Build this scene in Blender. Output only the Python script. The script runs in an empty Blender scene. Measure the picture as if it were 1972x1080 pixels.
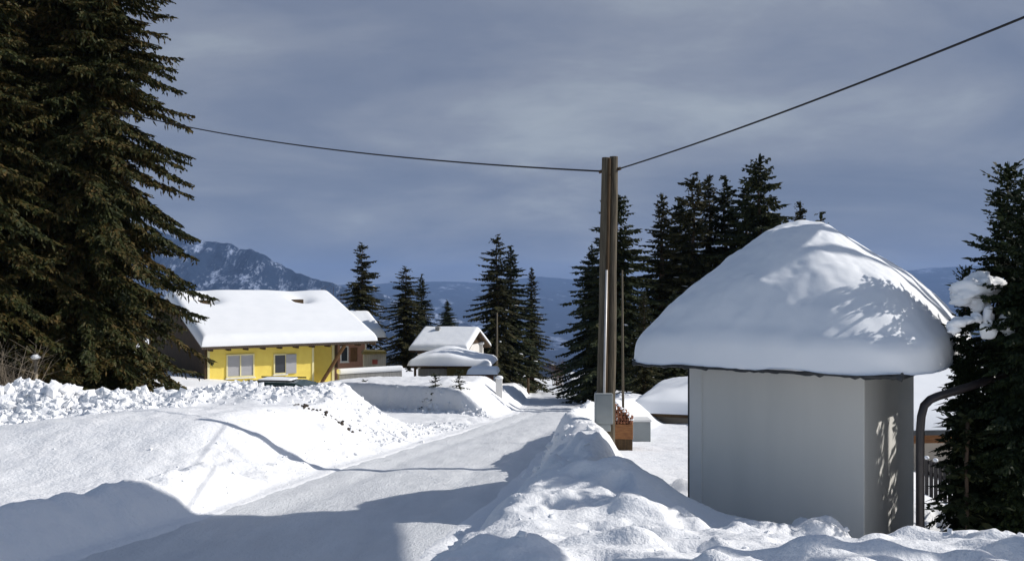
import bpy, math, random
import numpy as np
from mathutils import Vector, Matrix

R = math.radians
scene = bpy.context.scene
COL = scene.collection
rng = np.random.default_rng(7)
random.seed(7)
EZ = 1.6                      # eye height over the road
F = 1708.0                    # focal length in photo pixels


def P(px, py, D):
    """point of the place seen at photo pixel (px, py), D metres ahead"""
    return Vector(((px - 986) / F * D, D, EZ + (560 - py) / F * D))


# ------------------------------------------------------------------ noise
def _hash(ix, iy, seed):
    h = (ix.astype(np.int64) * 374761393 + iy.astype(np.int64) * 668265263 + seed * 974711) & 0x7fffffff
    h = ((h ^ (h >> 13)) * 1274126177) & 0x7fffffff
    h = (h ^ (h >> 16)) & 0xffff
    return h / 65535.0


def vnoise(x, y, seed=0):
    x = np.asarray(x, float); y = np.asarray(y, float)
    ix = np.floor(x); iy = np.floor(y)
    fx = x - ix; fy = y - iy
    ix = ix.astype(np.int64); iy = iy.astype(np.int64)
    fx = fx * fx * fx * (fx * (fx * 6 - 15) + 10); fy = fy * fy * fy * (fy * (fy * 6 - 15) + 10)
    a = _hash(ix, iy, seed); b = _hash(ix + 1, iy, seed)
    c = _hash(ix, iy + 1, seed); d = _hash(ix + 1, iy + 1, seed)
    return (a + (b - a) * fx) * (1 - fy) + (c + (d - c) * fx) * fy


def fbm(x, y, octv=4, seed=0, gain=.5):
    s = 0; a = 1; t = 0
    ca, sa = math.cos(.6), math.sin(.6)
    for k in range(octv):
        s = s + a * (vnoise(x, y, seed + k * 17) - .5)
        t += a; a *= gain
        x, y = (x * ca - y * sa) * 2.03 + 13.7, (x * sa + y * ca) * 2.03 + 7.1
    return s / t * 2


def sstep(a, b, x):
    t = np.clip((x - a) / (b - a), 0, 1)
    return t * t * (3 - 2 * t)


# ------------------------------------------------------------------ materials
def mat(name):
    m = bpy.data.materials.new(name); m.use_nodes = True
    nt = m.node_tree
    return m, nt, nt.nodes['Principled BSDF']


def N(nt, t, **kw):
    n = nt.nodes.new(t)
    for k, v in kw.items():
        setattr(n, k, v)
    return n


def ramp(nt, fac, stops):
    r = N(nt, 'ShaderNodeValToRGB')
    el = r.color_ramp.elements
    while len(el) < len(stops):
        el.new(.5)
    for e, (p, c) in zip(el, stops):
        e.position = p; e.color = (*c, 1)
    nt.links.new(fac, r.inputs[0])
    return r.outputs[0]


def noise(nt, scale, detail=4, vec=None, rough=.5):
    n = N(nt, 'ShaderNodeTexNoise'); n.inputs['Scale'].default_value = scale
    n.inputs['Detail'].default_value = detail; n.inputs['Roughness'].default_value = rough
    if vec is not None:
        nt.links.new(vec, n.inputs['Vector'])
    return n.outputs['Fac']


def objcoord(nt, scale=(1, 1, 1)):
    tc = N(nt, 'ShaderNodeTexCoord'); mp = N(nt, 'ShaderNodeMapping')
    mp.inputs['Scale'].default_value = scale
    nt.links.new(tc.outputs['Object'], mp.inputs['Vector'])
    return mp.outputs['Vector']


def bump(nt, b, h, strength, dist):
    n = N(nt, 'ShaderNodeBump'); n.inputs['Strength'].default_value = strength
    n.inputs['Distance'].default_value = dist
    nt.links.new(h, n.inputs['Height']); nt.links.new(n.outputs[0], b.inputs['Normal'])


def simple(name, c1, c2=None, scale=4, rough=.7, stretch=(1, 1, 1), metal=0, bmp=0, bdist=.01, spec=.3, detail=4):
    m, nt, b = mat(name)
    b.inputs['Roughness'].default_value = rough; b.inputs['Metallic'].default_value = metal
    b.inputs['Specular IOR Level'].default_value = spec
    if c2 is None:
        c2 = tuple(v * .75 for v in c1)
    v = objcoord(nt, stretch)
    f = noise(nt, scale, detail, v)
    nt.links.new(ramp(nt, f, [(.3, c2), (.7, c1)]), b.inputs['Base Color'])
    if bmp:
        bump(nt, b, f, bmp, bdist)
    return m


M = {}


def snow_material(name, c1, c2, scales, strength, rough=.75):
    m, nt, b = mat(name)
    b.inputs['Roughness'].default_value = rough; b.inputs['Specular IOR Level'].default_value = .2
    v = objcoord(nt)
    f1 = noise(nt, scales[0], 5, v, .6); f2 = noise(nt, scales[1], 4, v, .65)
    nt.links.new(ramp(nt, f1, [(.3, c2), (.65, c1)]), b.inputs['Base Color'])
    ad = N(nt, 'ShaderNodeMath', operation='MULTIPLY_ADD')
    nt.links.new(f1, ad.inputs[0]); ad.inputs[1].default_value = 1.0; nt.links.new(f2, ad.inputs[2])
    bump(nt, b, ad.outputs[0], strength, .06)
    return m


M['snow'] = snow_material('snow', (.885, .89, .90), (.83, .845, .87), (2.2, 17), .45)
M['roofsnow'] = snow_material('roof_snow', (.875, .895, .92), (.835, .86, .89), (1.6, 9), .045)
M['road'] = None
m, nt, b = mat('packed_snow')
b.inputs['Roughness'].default_value = .6; b.inputs['Specular IOR Level'].default_value = .3
v = objcoord(nt, (1, .22, 1)); v2 = objcoord(nt)
f1 = noise(nt, 2.6, 5, v, .6); f2 = noise(nt, 26, 5, v2, .7)
nt.links.new(ramp(nt, f1, [(.3, (.70, .715, .735)), (.7, (.82, .835, .85))]), b.inputs['Base Color'])
ad = N(nt, 'ShaderNodeMath', operation='MULTIPLY_ADD')
nt.links.new(f2, ad.inputs[0]); ad.inputs[1].default_value = .8; nt.links.new(f1, ad.inputs[2])
bump(nt, b, ad.outputs[0], .8, .045)
M['road'] = m


def foliage_mat(name, stops, trans=0):
    m, nt, b = mat(name)
    b.inputs['Roughness'].default_value = .65; b.inputs['Specular IOR Level'].default_value = .18
    g = N(nt, 'ShaderNodeNewGeometry')
    v = objcoord(nt)
    f = noise(nt, .8, 3, v)
    mx = N(nt, 'ShaderNodeMath', operation='MULTIPLY_ADD')
    nt.links.new(g.outputs['Random Per Island'], mx.inputs[0]); mx.inputs[1].default_value = .55
    m2 = N(nt, 'ShaderNodeMath', operation='MULTIPLY_ADD')
    nt.links.new(f, m2.inputs[0]); m2.inputs[1].default_value = 1.1; m2.inputs[2].default_value = -.33
    nt.links.new(m2.outputs[0], mx.inputs[2])
    nt.links.new(ramp(nt, mx.outputs[0], stops), b.inputs['Base Color'])
    return m


M['spruce'] = foliage_mat('spruce_needles', [(.1, (.018, .026, .014)), (.55, (.034, .044, .018)), (.95, (.07, .068, .024))])
M['olive'] = foliage_mat('olive_spruce_needles', [(.0, (.012, .018, .006)), (.42, (.030, .036, .010)), (.64, (.054, .043, .012)), (.97, (.105, .066, .022))])
M['spruce_b'] = foliage_mat('brownish_spruce_needles', [(.05, (.018, .022, .010)), (.55, (.040, .042, .016)), (.95, (.085, .07, .03))])
M['greenspruce'] = foliage_mat('green_spruce_needles', [(.1, (.008, .015, .008)), (.6, (.018, .029, .011)), (.97, (.05, .06, .015))])
M['rust'] = foliage_mat('rusty_twigs', [(.1, (.055, .03, .014)), (.55, (.11, .06, .025)), (.95, (.17, .11, .06))])
M['bark'] = simple('bark', (.12, .085, .06), (.05, .035, .025), 9, .9, (1, 1, .2), bmp=.6, bdist=.02)
M['palebark'] = simple('pale_bark', (.32, .27, .2), (.16, .13, .1), 9, .9, (1, 1, .2), bmp=.4)
M['polewood'] = simple('weathered_pole_wood', (.145, .122, .085), (.055, .045, .032), 7, .85, (6, 6, .35), bmp=.6, bdist=.008)
M['darkwood'] = simple('dark_wood', (.085, .05, .022), (.04, .025, .012), 6, .8, (5, 5, .5), bmp=.4)
M['brownwood'] = simple('brown_wood', (.17, .09, .035), (.10, .05, .02), 6, .75, (5, 5, .6), bmp=.4)
M['redbrown'] = simple('red_brown_boards', (.42, .24, .17), (.30, .16, .11), 5, .8, (8, 8, .5), bmp=.3)
M['orangewood'] = simple('orange_wood', (.27, .12, .042), (.15, .06, .022), 6, .7, (1, 1, 6), bmp=.4)
M['logwood'] = simple('split_log_wood', (.27, .11, .055), (.12, .045, .025), 8, .8, bmp=.5)
M['olivewood'] = simple('olive_boards', (.13, .11, .03), (.07, .055, .018), 5, .8, (8, 8, .5), bmp=.3)
M['plaster'] = simple('grey_white_plaster', (.70, .69, .65), (.61, .61, .58), 1.1, .85, (1.6, 1.6, .35), bmp=.08, bdist=.004)
M['plaster_edge'] = simple('pale_corner_strip', (.68, .68, .66), (.62, .62, .60), 3, .8)
M['whitewall'] = simple('white_render', (.78, .76, .72), (.68, .66, .63), 2, .85)
M['beige'] = simple('beige_render', (.5, .45, .38), (.43, .38, .32), 2, .85)
M['greywall'] = simple('grey_boards', (.28, .28, .27), (.2, .2, .2), 3, .85, (6, 6, .5))
M['yellow'] = simple('yellow_render', (.88, .70, .15), (.81, .62, .125), 3, .8, bmp=.1, bdist=.004)
M['yellowtrim'] = simple('pale_yellow_trim', (.82, .74, .40), (.76, .68, .36), 3, .8)
M['fascia'] = simple('dark_fascia_metal', (.045, .05, .055), (.025, .028, .032), 5, .5, metal=.0, spec=.4)
M['rooftile'] = simple('brown_roof_sheet', (.13, .095, .07), (.08, .06, .045), 6, .7)
M['pipe'] = simple('dark_brown_pipe_paint', (.03, .024, .024), (.016, .013, .014), 12, .4, spec=.5)
M['boxgrey'] = simple('grey_box_plastic', (.28, .305, .31), (.24, .265, .27), 4, .5, spec=.4)
M['conduit'] = simple('pale_conduit', (.62, .6, .58), (.5, .48, .46), 6, .45, metal=.3)
M['cable'] = simple('black_cable', (.02, .02, .022), (.015, .015, .017), 4, .6)
M['white'] = simple('white_paint', (.8, .8, .78), (.72, .72, .7), 3, .6)
M['shutter'] = simple('grey_roller_shutter', (.42, .42, .44), (.36, .36, .38), 14, .6, (.1, .1, 3))
M['darkframe'] = simple('dark_window_frame', (.07, .06, .055), (.05, .04, .04), 4, .5)
M['carpaint'] = simple('dark_green_car_paint', (.022, .045, .032), (.018, .037, .026), 2, .25, spec=.6)
M['rubber'] = simple('rubber', (.02, .02, .02), (.015, .015, .015), 8, .8)
M['alloy'] = simple('wheel_alloy', (.5, .5, .52), (.4, .4, .42), 5, .35, metal=.8)
M['redlight'] = simple('red_lens', (.35, .02, .02), (.3, .015, .015), 5, .2, spec=.6)
M['soil'] = simple('dark_soil', (.07, .055, .045), (.03, .025, .02), 9, .95)
M['redbox'] = simple('dull_red_wood', (.22, .05, .045), (.13, .035, .03), 6, .75)
M['fencewood'] = simple('dark_picket_wood', (.05, .045, .045), (.03, .027, .027), 6, .8)
m, nt, b = mat('window_glass')
b.inputs['Base Color'].default_value = (.035, .04, .05, 1); b.inputs['Roughness'].default_value = .08
b.inputs['Specular IOR Level'].default_value = .6
M['glass'] = m


# ------------------------------------------------------------------ mesh helpers
def tagit(o, label=None, cat=None, group=None, kind=None):
    if label: o['label'] = label
    if cat: o['category'] = cat
    if group: o['group'] = group
    if kind: o['kind'] = kind
    return o


def empty(name, loc=(0, 0, 0), rz=0, label=None, cat=None, group=None):
    o = bpy.data.objects.new(name, None); COL.objects.link(o)
    o.location = loc; o.rotation_euler = (0, 0, rz); o.empty_display_size = .3
    return tagit(o, label, cat, group)


def mesh_np(name, verts, faces, mats, parent=None, smooth=False, midx=None):
    """verts (n,3), faces (m,k) arrays"""
    me = bpy.data.meshes.new(name)
    verts = np.asarray(verts, np.float32); faces = np.asarray(faces, np.int32)
    k = faces.shape[1]
    me.vertices.add(len(verts)); me.vertices.foreach_set('co', verts.ravel())
    me.loops.add(faces.size); me.loops.foreach_set('vertex_index', faces.ravel())
    me.polygons.add(len(faces))
    me.polygons.foreach_set('loop_start', np.arange(0, faces.size, k, dtype=np.int32))
    me.polygons.foreach_set('use_smooth', np.full(len(faces), smooth))
    for mm in (mats if isinstance(mats, (list, tuple)) else [mats]):
        me.materials.append(mm)
    if midx is not None:
        me.polygons.foreach_set('material_index', np.asarray(midx, np.int32))
    me.update(calc_edges=True); me.validate()
    o = bpy.data.objects.new(name, me); COL.objects.link(o)
    if parent is not None: o.parent = parent
    return o


class MB:
    def __init__(self):
        self.v = []; self.f = []

    def add(self, vs, fs):
        n = len(self.v); self.v += [tuple(p) for p in vs]
        self.f += [tuple(i + n for i in q) for q in fs]; return self

    def box(self, x0, x1, y0, y1, z0, z1, mtx=None):
        vs = [(x, y, z) for z in (z0, z1) for x, y in ((x0, y0), (x1, y0), (x1, y1), (x0, y1))]
        if mtx is not None: vs = [mtx @ Vector(p) for p in vs]
        return self.add(vs, [(3, 2, 1, 0), (4, 5, 6, 7), (0, 1, 5, 4), (1, 2, 6, 5), (2, 3, 7, 6), (3, 0, 4, 7)])

    def prism(self, prof, y0, y1, axis='y', mtx=None):
        n = len(prof)
        if axis == 'y':
            vs = [(a, y0, c) for a, c in prof] + [(a, y1, c) for a, c in prof]
        else:
            vs = [(y0, a, c) for a, c in prof] + [(y1, a, c) for a, c in prof]
        if mtx is not None: vs = [mtx @ Vector(p) for p in vs]
        fs = [tuple(range(n)), tuple(range(2 * n - 1, n - 1, -1))]
        for i in range(n):
            j = (i + 1) % n; fs.append((j, i, i + n, j + n))
        return self.add(vs, fs)

    def tube(self, pts, r, seg=10, cap=True):
        pts = [Vector(p) for p in pts]
        rs = r if isinstance(r, (list, tuple)) else [r] * len(pts)
        vs = []; prev = None
        for i, p in enumerate(pts):
            t = (pts[min(i + 1, len(pts) - 1)] - pts[max(i - 1, 0)]).normalized()
            if prev is None:
                a = Vector((1, 0, 0)) if abs(t.x) < .9 else Vector((0, 1, 0))
                u = t.cross(a).normalized()
            else:
                u = (prev - t * prev.dot(t)).normalized()
            prev = u; w = t.cross(u)
            for k in range(seg):
                an = 2 * math.pi * k / seg
                vs.append(p + (u * math.cos(an) + w * math.sin(an)) * rs[i])
        fs = []
        for i in range(len(pts) - 1):
            for k in range(seg):
                a = i * seg + k; b_ = i * seg + (k + 1) % seg
                fs.append((a, b_, b_ + seg, a + seg))
        if cap:
            fs.append(tuple(range(seg - 1, -1, -1))); fs.append(tuple(range((len(pts) - 1) * seg, len(pts) * seg)))
        return self.add(vs, fs)

    def blob(self, c, rx, ry, rz, seed=0, ns=10, nr=6, jit=.12):
        rg = random.Random(seed); vs = []; fs = []
        for i in range(nr + 1):
            th = math.pi * i / nr
            for k in range(ns):
                ph = 2 * math.pi * k / ns
                j = 1 + rg.uniform(-jit, jit) * (0 < i < nr)
                vs.append((c[0] + rx * math.sin(th) * math.cos(ph) * j, c[1] + ry * math.sin(th) * math.sin(ph) * j, c[2] + rz * math.cos(th) * j))
        for i in range(nr):
            for k in range(ns):
                a = i * ns + k; b_ = i * ns + (k + 1) % ns
                fs.append((a, a + ns, b_ + ns, b_))
        return self.add(vs, fs)

    def rough(self, amp, sc, seed=0):
        a = np.array([tuple(p) for p in self.v]); c = a.mean(0)
        n = fbm(a[:, 0] * sc + a[:, 1] * sc * .7, a[:, 2] * sc + a[:, 1] * sc * .4, 4, seed)
        d = a - c; d /= np.linalg.norm(d, axis=1, keepdims=True) + 1e-6
        self.v = [tuple(p) for p in a + d * (n * amp)[:, None]]; return self

    def build(self, name, m, parent=None, smooth=False, bevel=0):
        me = bpy.data.meshes.new(name)
        me.from_pydata([tuple(p) for p in self.v], [], self.f); me.materials.append(m)
        if smooth:
            me.polygons.foreach_set('use_smooth', [True] * len(me.polygons))
        me.validate(); me.update()
        o = bpy.data.objects.new(name, me); COL.objects.link(o)
        if parent is not None: o.parent = parent
        if bevel:
            bv = o.modifiers.new('b', 'BEVEL'); bv.width = bevel; bv.segments = 2; bv.limit_method = 'ANGLE'
        return o


# ------------------------------------------------------------------ terrain
RY = [-40, 0, 9, 10.3, 13.2, 15.8, 18, 20.2, 22.7, 26, 30.4, 34, 41, 60, 95, 130]
RX = [-4.2, -3.2, -2.1, -1.82, -1.45, -1.13, -.8, -.45, 0, .65, 1.3, 1.75, 2.2, 2.8, 3.9, 5.2]
HW = 1.6
_yy = np.linspace(-40, 130, 1700)
_cx = np.interp(_yy, RY, RX)
_k = np.ones(25) / 25
_cxs = np.convolve(np.pad(_cx, 12, mode='edge'), _k, mode='valid')


def road_c(y): return np.interp(y, _yy, _cxs)


def road_z(y):
    y = np.asarray(y, float)
    z = -.09 * y
    z = np.where(y > 90, -.09 * 90 - .06 * (y - 90), z)
    return z


PLY = np.linspace(0, 40, 801)
PLV = np.interp(PLY, [8, 11, 12.6, 14.2, 16, 19, 22, 24], [.02, .08, .42, .88, .95, .85, .5, .1])
_h = np.hanning(61); PLV = np.convolve(np.pad(PLV, 30, mode='edge'), _h / _h.sum(), mode='valid')


def H(x, y, detail=True):
    x = np.asarray(x, float); y = np.asarray(y, float)
    zr = road_z(np.minimum(y, 105))
    c = road_c(np.clip(y, -40, 129))
    u = x - c
    dl = -u - HW + .12 * fbm(y * .9, y * 0 + 3.3, 3, 5)
    dr = u - HW + .10 * fbm(y * .8, y * 0 + 9.3, 3, 6)
    h = np.zeros_like(zr)
    rough = np.zeros_like(zr)
    # ---- left side
    L = dl > 0
    # near windrow
    wr = .38 * np.exp(-((dl - .62) / .45) ** 2) * (1 - sstep(10.9, 12.6, y))
    pl = np.interp(y, PLY, PLV)
    pl = pl * sstep(-.1, 2.0, dl) * (1 - .45 * sstep(3, 8, dl))
    mA = .55 * np.exp(-(((x + 5.75) / 2.1) ** 2 + ((y - 20.8) / 1.7) ** 2) ** 1.3)
    mB = .25 * np.exp(-(((x + 4.0) / .9) ** 2 + ((y - 21.2) / 1.3) ** 2))
    mA = (mA + mB) * sstep(-.2, .8, dl)
    crest = np.interp(x, [-40, -14, -11.5, -9.8, -8.3, -7.2, -6], [.62, .66, .72, .74, .5, .22, .1])
    hp = crest * np.exp(-(np.abs(y - 19.7 - .03 * (x + 10)) / 1.35) ** 2.6) * sstep(-5.4, -7.5, -(-x)) if False else \
        crest * np.exp(-(np.abs(y - 19.8) / 1.35) ** 2.6) * (1 - sstep(-7.4, -5.6, x))
    # second bank past the side access
    front = 29.3 + .25 * fbm(x * .9, y * 0 + 1, 3, 8) + .95 * np.clip(dl, 0, 7.5) - .5 * np.clip(dl - 7.5, 0, 9)
    p2 = (.78 + .045 * np.clip(y - 30, 0, 12)) * sstep(0, .5, y - front) * sstep(-.05, 2.0, dl)
    p2 = p2 * (1 - .55 * sstep(40, 48, y)) * (1 - .5 * sstep(7, 12, dl))
    p2 = p2 + .26 * np.exp(-((dl - 2.6) / .7) ** 2 - ((y - 34.5) / 1.0) ** 2) + .03 * np.clip(dl, 0, 8) * sstep(23, 26, y) * (1 - sstep(29, 31, y))
    far = .4 * sstep(42, 46, y) * np.exp(-((dl - .8) / .7) ** 2)
    side = .12 * np.clip(dl - 9, 0, 40) * sstep(20, 30, y)
    lh = wr + pl + mA + hp + p2 + far + side
    lh = lh + np.where(y > 22.5, -.15 * sstep(22.5, 24, y) * (1 - sstep(28.5, 30, y)) * sstep(.5, 3, dl), 0)
    h = np.where(L, lh * sstep(0, .25, dl), h)
    rough = np.where(L, .03 + .05 * np.exp(-((dl - .7) / .8) ** 2) * (1 - .5 * sstep(26, 30, y)) + .15 * np.clip(mA * 1.8 + hp * 2.2 + .12 * p2, 0, 1.2), rough)
    # ---- right side
    Rr = dr > 0
    hb = np.interp(y, [-5, 3, 5, 6.3, 7.5, 8.6, 9.5, 10.6, 12, 15, 20, 30, 50, 90], [.8, .62, .55, .44, .36, .44, .56, .46, .52, .84, .86, .7, .6, .5])
    wide = np.interp(y, [-5, 5, 7.5, 8.5, 9.5, 11, 12, 13.5, 16, 20, 50], [9, 6, 3.9, 3.0, 1.3, .16, .22, .28, .03, .03, 1.2])
    lr = np.interp(y, [0, 7, 10, 12.5, 14.2, 15.6, 21, 30], [.75, .75, .8, .8, .8, .55, .55, .9])
    g = np.interp(y, [0, 8, 10, 12, 15, 20, 30, 60], [.3, -.3, -.42, -.38, -.16, -.08, .05, -1.2])
    up = sstep(-.02, 1, dr / lr)
    back = sstep(0, 1, (dr - lr - wide) / np.interp(y, [0, 9, 10.5, 13, 15, 21, 30], [1.2, 1.0, .7, .9, .75, .6, 1.6]))
    rh = up * (hb * (1 - back) + g * back)
    drop = np.interp(y, [0, 9, 14, 20, 27, 40, 90], [.0, .04, .10, .06, .02, .12, .12]) * np.clip(dr - 3.6, 0, 22)
    rh = rh - drop - .30 * np.clip(dr - 6.3, 0, 6) * sstep(11, 16, y) * (1 - sstep(27, 32, y))
    rh = rh - .34 * sstep(1.0, 2.2, x) * sstep(6.6, 8.0, y) * (1 - sstep(11, 13, y)) - .10 * sstep(5.5, 7, y) * (1 - sstep(11, 13, y))
    rh = rh + .2 * np.exp(-((x - 1.3) / .8) ** 2 - ((y - 9.6) / .55) ** 2)
    rh = rh + .14 * np.exp(-((x + .42) / .28) ** 2 - ((y - 7.75) / .35) ** 2)
    h = np.where(Rr, rh * sstep(0, .2, dr), h)
    rough = np.where(Rr, .03 + .03 * sstep(0, .5, dr) * (1 - back), rough)
    # bank that closes the view at the far bend
    h = h + .75 * np.exp(-((y - 97) / 2.2) ** 2) * (np.abs(u) < 40)
    inner = np.minimum(-dl, -dr)
    h = h - .06 * sstep(.08, .3, inner) * (y < 104)
    z = zr + h
    if detail:
        near = 1 - sstep(60, 140, y)
        off = sstep(0, .35, np.maximum(dl, dr)) * near
        n1 = fbm(x * 1.3, y * 1.3, 4, 21); n2 = fbm(x * 4.2, y * 4.2, 3, 31)
        rid = 1 - 2 * np.abs(fbm(x * 2.6, y * 2.6, 3, 41))
        z = z + off * (rough * (1.1 * n1 + .55 * n2) + np.clip(rough - .04, 0, 1) * .9 * (rid - .4))
        # soft dents and lumps of the trodden right bank
        nb = Rr & (y < 14) & (y > -3)
        dents = np.clip(fbm(x * 2.6 + 4, y * 2.2, 2, 55) - .25, 0, 1)
        lumps = np.clip(fbm(x * 1.7 + 9, y * 1.9, 3, 77), 0, 1)
        z = np.where(nb, z + off * (-.30 * dents + .22 * lumps - rough * .45 * n2), z)
    # the far side: hillside falling to the valley
    yf = np.maximum(y - 105, 0)
    z = z - np.minimum(.05 * yf + .0002 * yf * yf, 30 + .12 * yf) * (yf > 0)
    lat = np.clip(np.abs(x) - 60, 0, None)
    z = z - np.where(x > 0, .12, .02) * lat * (y < 2500)
    z = np.maximum(z, -330 + 20 * fbm(x * .002, y * .002, 3, 90))
    return z + 0.0


def axis_lines(core0, core1, step, lim0, lim1, g):
    a = list(np.arange(core0, core1, step))
    s = step; x = core1
    while x < lim1:
        a.append(x); s *= g; x += s
    a.append(lim1)
    s = step; x = core0 - step
    b_ = []
    while x > lim0:
        b_.append(x); s *= g; x -= s
    b_.append(lim0)
    return np.array(b_[::-1] + a)


xs = axis_lines(-6.5, 5.5, .05, -14000, 14000, 1.022)
ys = [4.2]
while ys[-1] < 14000:
    y = ys[-1]; ys.append(y + max(.035, .0042 * y) if y < 110 else y * 1.03)
yb = [4.2]
st = .06
while yb[-1] > -60:
    yb.append(yb[-1] - st); st *= 1.12
ys = np.array(yb[1:][::-1] + ys)
X, Y = np.meshgrid(xs, ys)
Z = H(X, Y)
nx, ny = len(xs), len(ys)
idx = np.arange(nx * ny).reshape(ny, nx)
faces = np.stack([idx[:-1, :-1], idx[:-1, 1:], idx[1:, 1:], idx[1:, :-1]], -1).reshape(-1, 4)
jcut = int(np.searchsorted(ys, 112.0))
farf = faces.reshape(ny - 1, nx - 1, 4)
gv = np.stack([X, Y, Z], -1)
ground = mesh_np('ground', gv[:jcut + 1].reshape(-1, 3), farf[:jcut].reshape(-1, 4), M['snow'], smooth=True)
tagit(ground, kind='structure')
VALLEY = (gv[jcut:], farf[jcut:].reshape(-1, 4) - jcut * nx)

# road sheet
ry = np.concatenate([np.arange(-8, 4, .2), np.array([y for y in ys if 4 <= y < 96.5])])
rv = np.linspace(-1, 1, 49)
RYg, RVg = np.meshgrid(ry, rv, indexing='ij')
RXg = road_c(RYg) + RVg * (HW + .03)
rut = -.03 * (np.exp(-((RVg - .45) / .13) ** 2) + np.exp(-((RVg + .5) / .13) ** 2)) + .012 * fbm(RXg * 1.2, RYg * .35, 3, 61) + .012 * fbm(RXg * 6, RYg * 3, 3, 62)
RZg = road_z(RYg) - .012 + rut - .03 * sstep(.93, 1, np.abs(RVg))
i2 = np.arange(RYg.size).reshape(RYg.shape)
fr = np.stack([i2[:-1, :-1], i2[:-1, 1:], i2[1:, 1:], i2[1:, :-1]], -1).reshape(-1, 4)
road = mesh_np('road', np.stack([RXg, RYg, RZg], -1).reshape(-1, 3), fr, M['road'], smooth=True)
tagit(road, kind='structure')


def gz(x, y): return float(H(np.array([x]), np.array([y]))[0])


# ------------------------------------------------------------------ mountains
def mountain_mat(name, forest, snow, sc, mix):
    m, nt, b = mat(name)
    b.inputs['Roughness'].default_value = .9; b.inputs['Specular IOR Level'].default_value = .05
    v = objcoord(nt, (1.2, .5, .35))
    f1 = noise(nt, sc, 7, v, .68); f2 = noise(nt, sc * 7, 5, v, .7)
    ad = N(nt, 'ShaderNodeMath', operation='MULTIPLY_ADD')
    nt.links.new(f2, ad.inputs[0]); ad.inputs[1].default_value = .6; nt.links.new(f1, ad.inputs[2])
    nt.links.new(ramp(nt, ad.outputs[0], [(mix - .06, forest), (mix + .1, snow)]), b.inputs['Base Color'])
    return m


M['mountain'] = mountain_mat('forested_mountain', (.014, .026, .05), (.34, .40, .53), .012, .89)  # forest and snow colours carry the blue of the distant air
M['hills'] = mountain_mat('far_hills', (.03, .045, .075), (.28, .33, .44), .002, .94)  # distance blue mixed into these colours too, besides the haze box


def ridge_mesh(name, x0, x1, y0, y1, prof, base, nx, ny, seed, rough, material, crestpos=.6):
    xs_ = np.linspace(x0, x1, nx); ts = np.linspace(0, 1, ny)
    Xm, T = np.meshgrid(xs_, ts)
    Ym = y0 + (y1 - y0) * T + (y1 - y0) * .12 * fbm(Xm / (x1 - x0) * 14, T * 2, 3, seed)
    top = np.interp(Xm, prof[0], prof[1])
    sh = np.where(T < crestpos, (T / crestpos) ** 1.15, 1 - (T - crestpos) / (1 - crestpos))
    rg_ = 1 - 2 * np.abs(fbm(Xm / rough * 1.0, Ym / rough * .45, 5, seed + 3))
    r2 = fbm(Xm / rough * 2.3, Ym / rough * 2.3, 5, seed + 9)
    Zm = base + (top - base) * sh
    amp = (top - base) * sh
    Zm = Zm + amp * (.14 * (rg_ - .55) + .06 * r2) * np.minimum(1, 3.2 * np.abs(T - crestpos) + .5)
    ii = np.arange(Xm.size).reshape(Xm.shape)
    ff = np.stack([ii[:-1, :-1], ii[:-1, 1:], ii[1:, 1:], ii[1:, :-1]], -1).reshape(-1, 4)
    o = mesh_np(name, np.stack([Xm, Ym, Zm + EZ], -1).reshape(-1, 3), ff, material, smooth=False)
    return tagit(o, kind='structure')


def zpx(py, D): return (560 - py) / F * D


D1 = 4300
pxs = [-1500, -600, 0, 250, 330, 390, 410, 440, 470, 492, 520, 545, 575, 610, 640, 680, 740, 820, 950]
pys = [505, 470, 440, 425, 440, 446, 452, 464, 474, 478, 492, 506, 516, 523, 534, 548, 566, 590, 640]
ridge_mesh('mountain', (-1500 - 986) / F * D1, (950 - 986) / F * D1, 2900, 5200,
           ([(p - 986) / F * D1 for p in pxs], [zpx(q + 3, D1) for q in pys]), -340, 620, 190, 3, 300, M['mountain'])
D2 = 10500
pxs = [-3000, 0, 500, 640, 740, 850, 930, 1040, 1130, 1250, 1500, 1720, 1790, 1850, 1990, 2300, 5000]
pys = [500, 520, 540, 548, 545, 541, 546, 534, 541, 536, 530, 517, 511, 514, 505, 500, 495]
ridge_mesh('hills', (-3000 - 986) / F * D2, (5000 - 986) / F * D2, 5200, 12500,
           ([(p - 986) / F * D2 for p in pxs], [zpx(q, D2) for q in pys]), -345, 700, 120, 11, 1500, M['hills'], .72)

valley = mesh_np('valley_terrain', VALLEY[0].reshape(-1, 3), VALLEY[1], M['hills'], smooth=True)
tagit(valley, kind='structure')
# ------------------------------------------------------------------ conifers


def blades(p, d, l, w, n):
    """diamond blades: base p, unit dir d, length l, half width w, approximate normal n -> verts, faces"""
    side = np.cross(d, n); side /= np.linalg.norm(side, axis=1, keepdims=True) + 1e-9
    mid = p + d * (l * .42)[:, None]
    s = side * w[:, None]
    v = np.stack([p, mid + s, p + d * l[:, None], mid - s], 1)
    return v.reshape(-1, 3)


def unit(v): return v / (np.linalg.norm(v, axis=-1, keepdims=True) + 1e-9)


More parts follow.
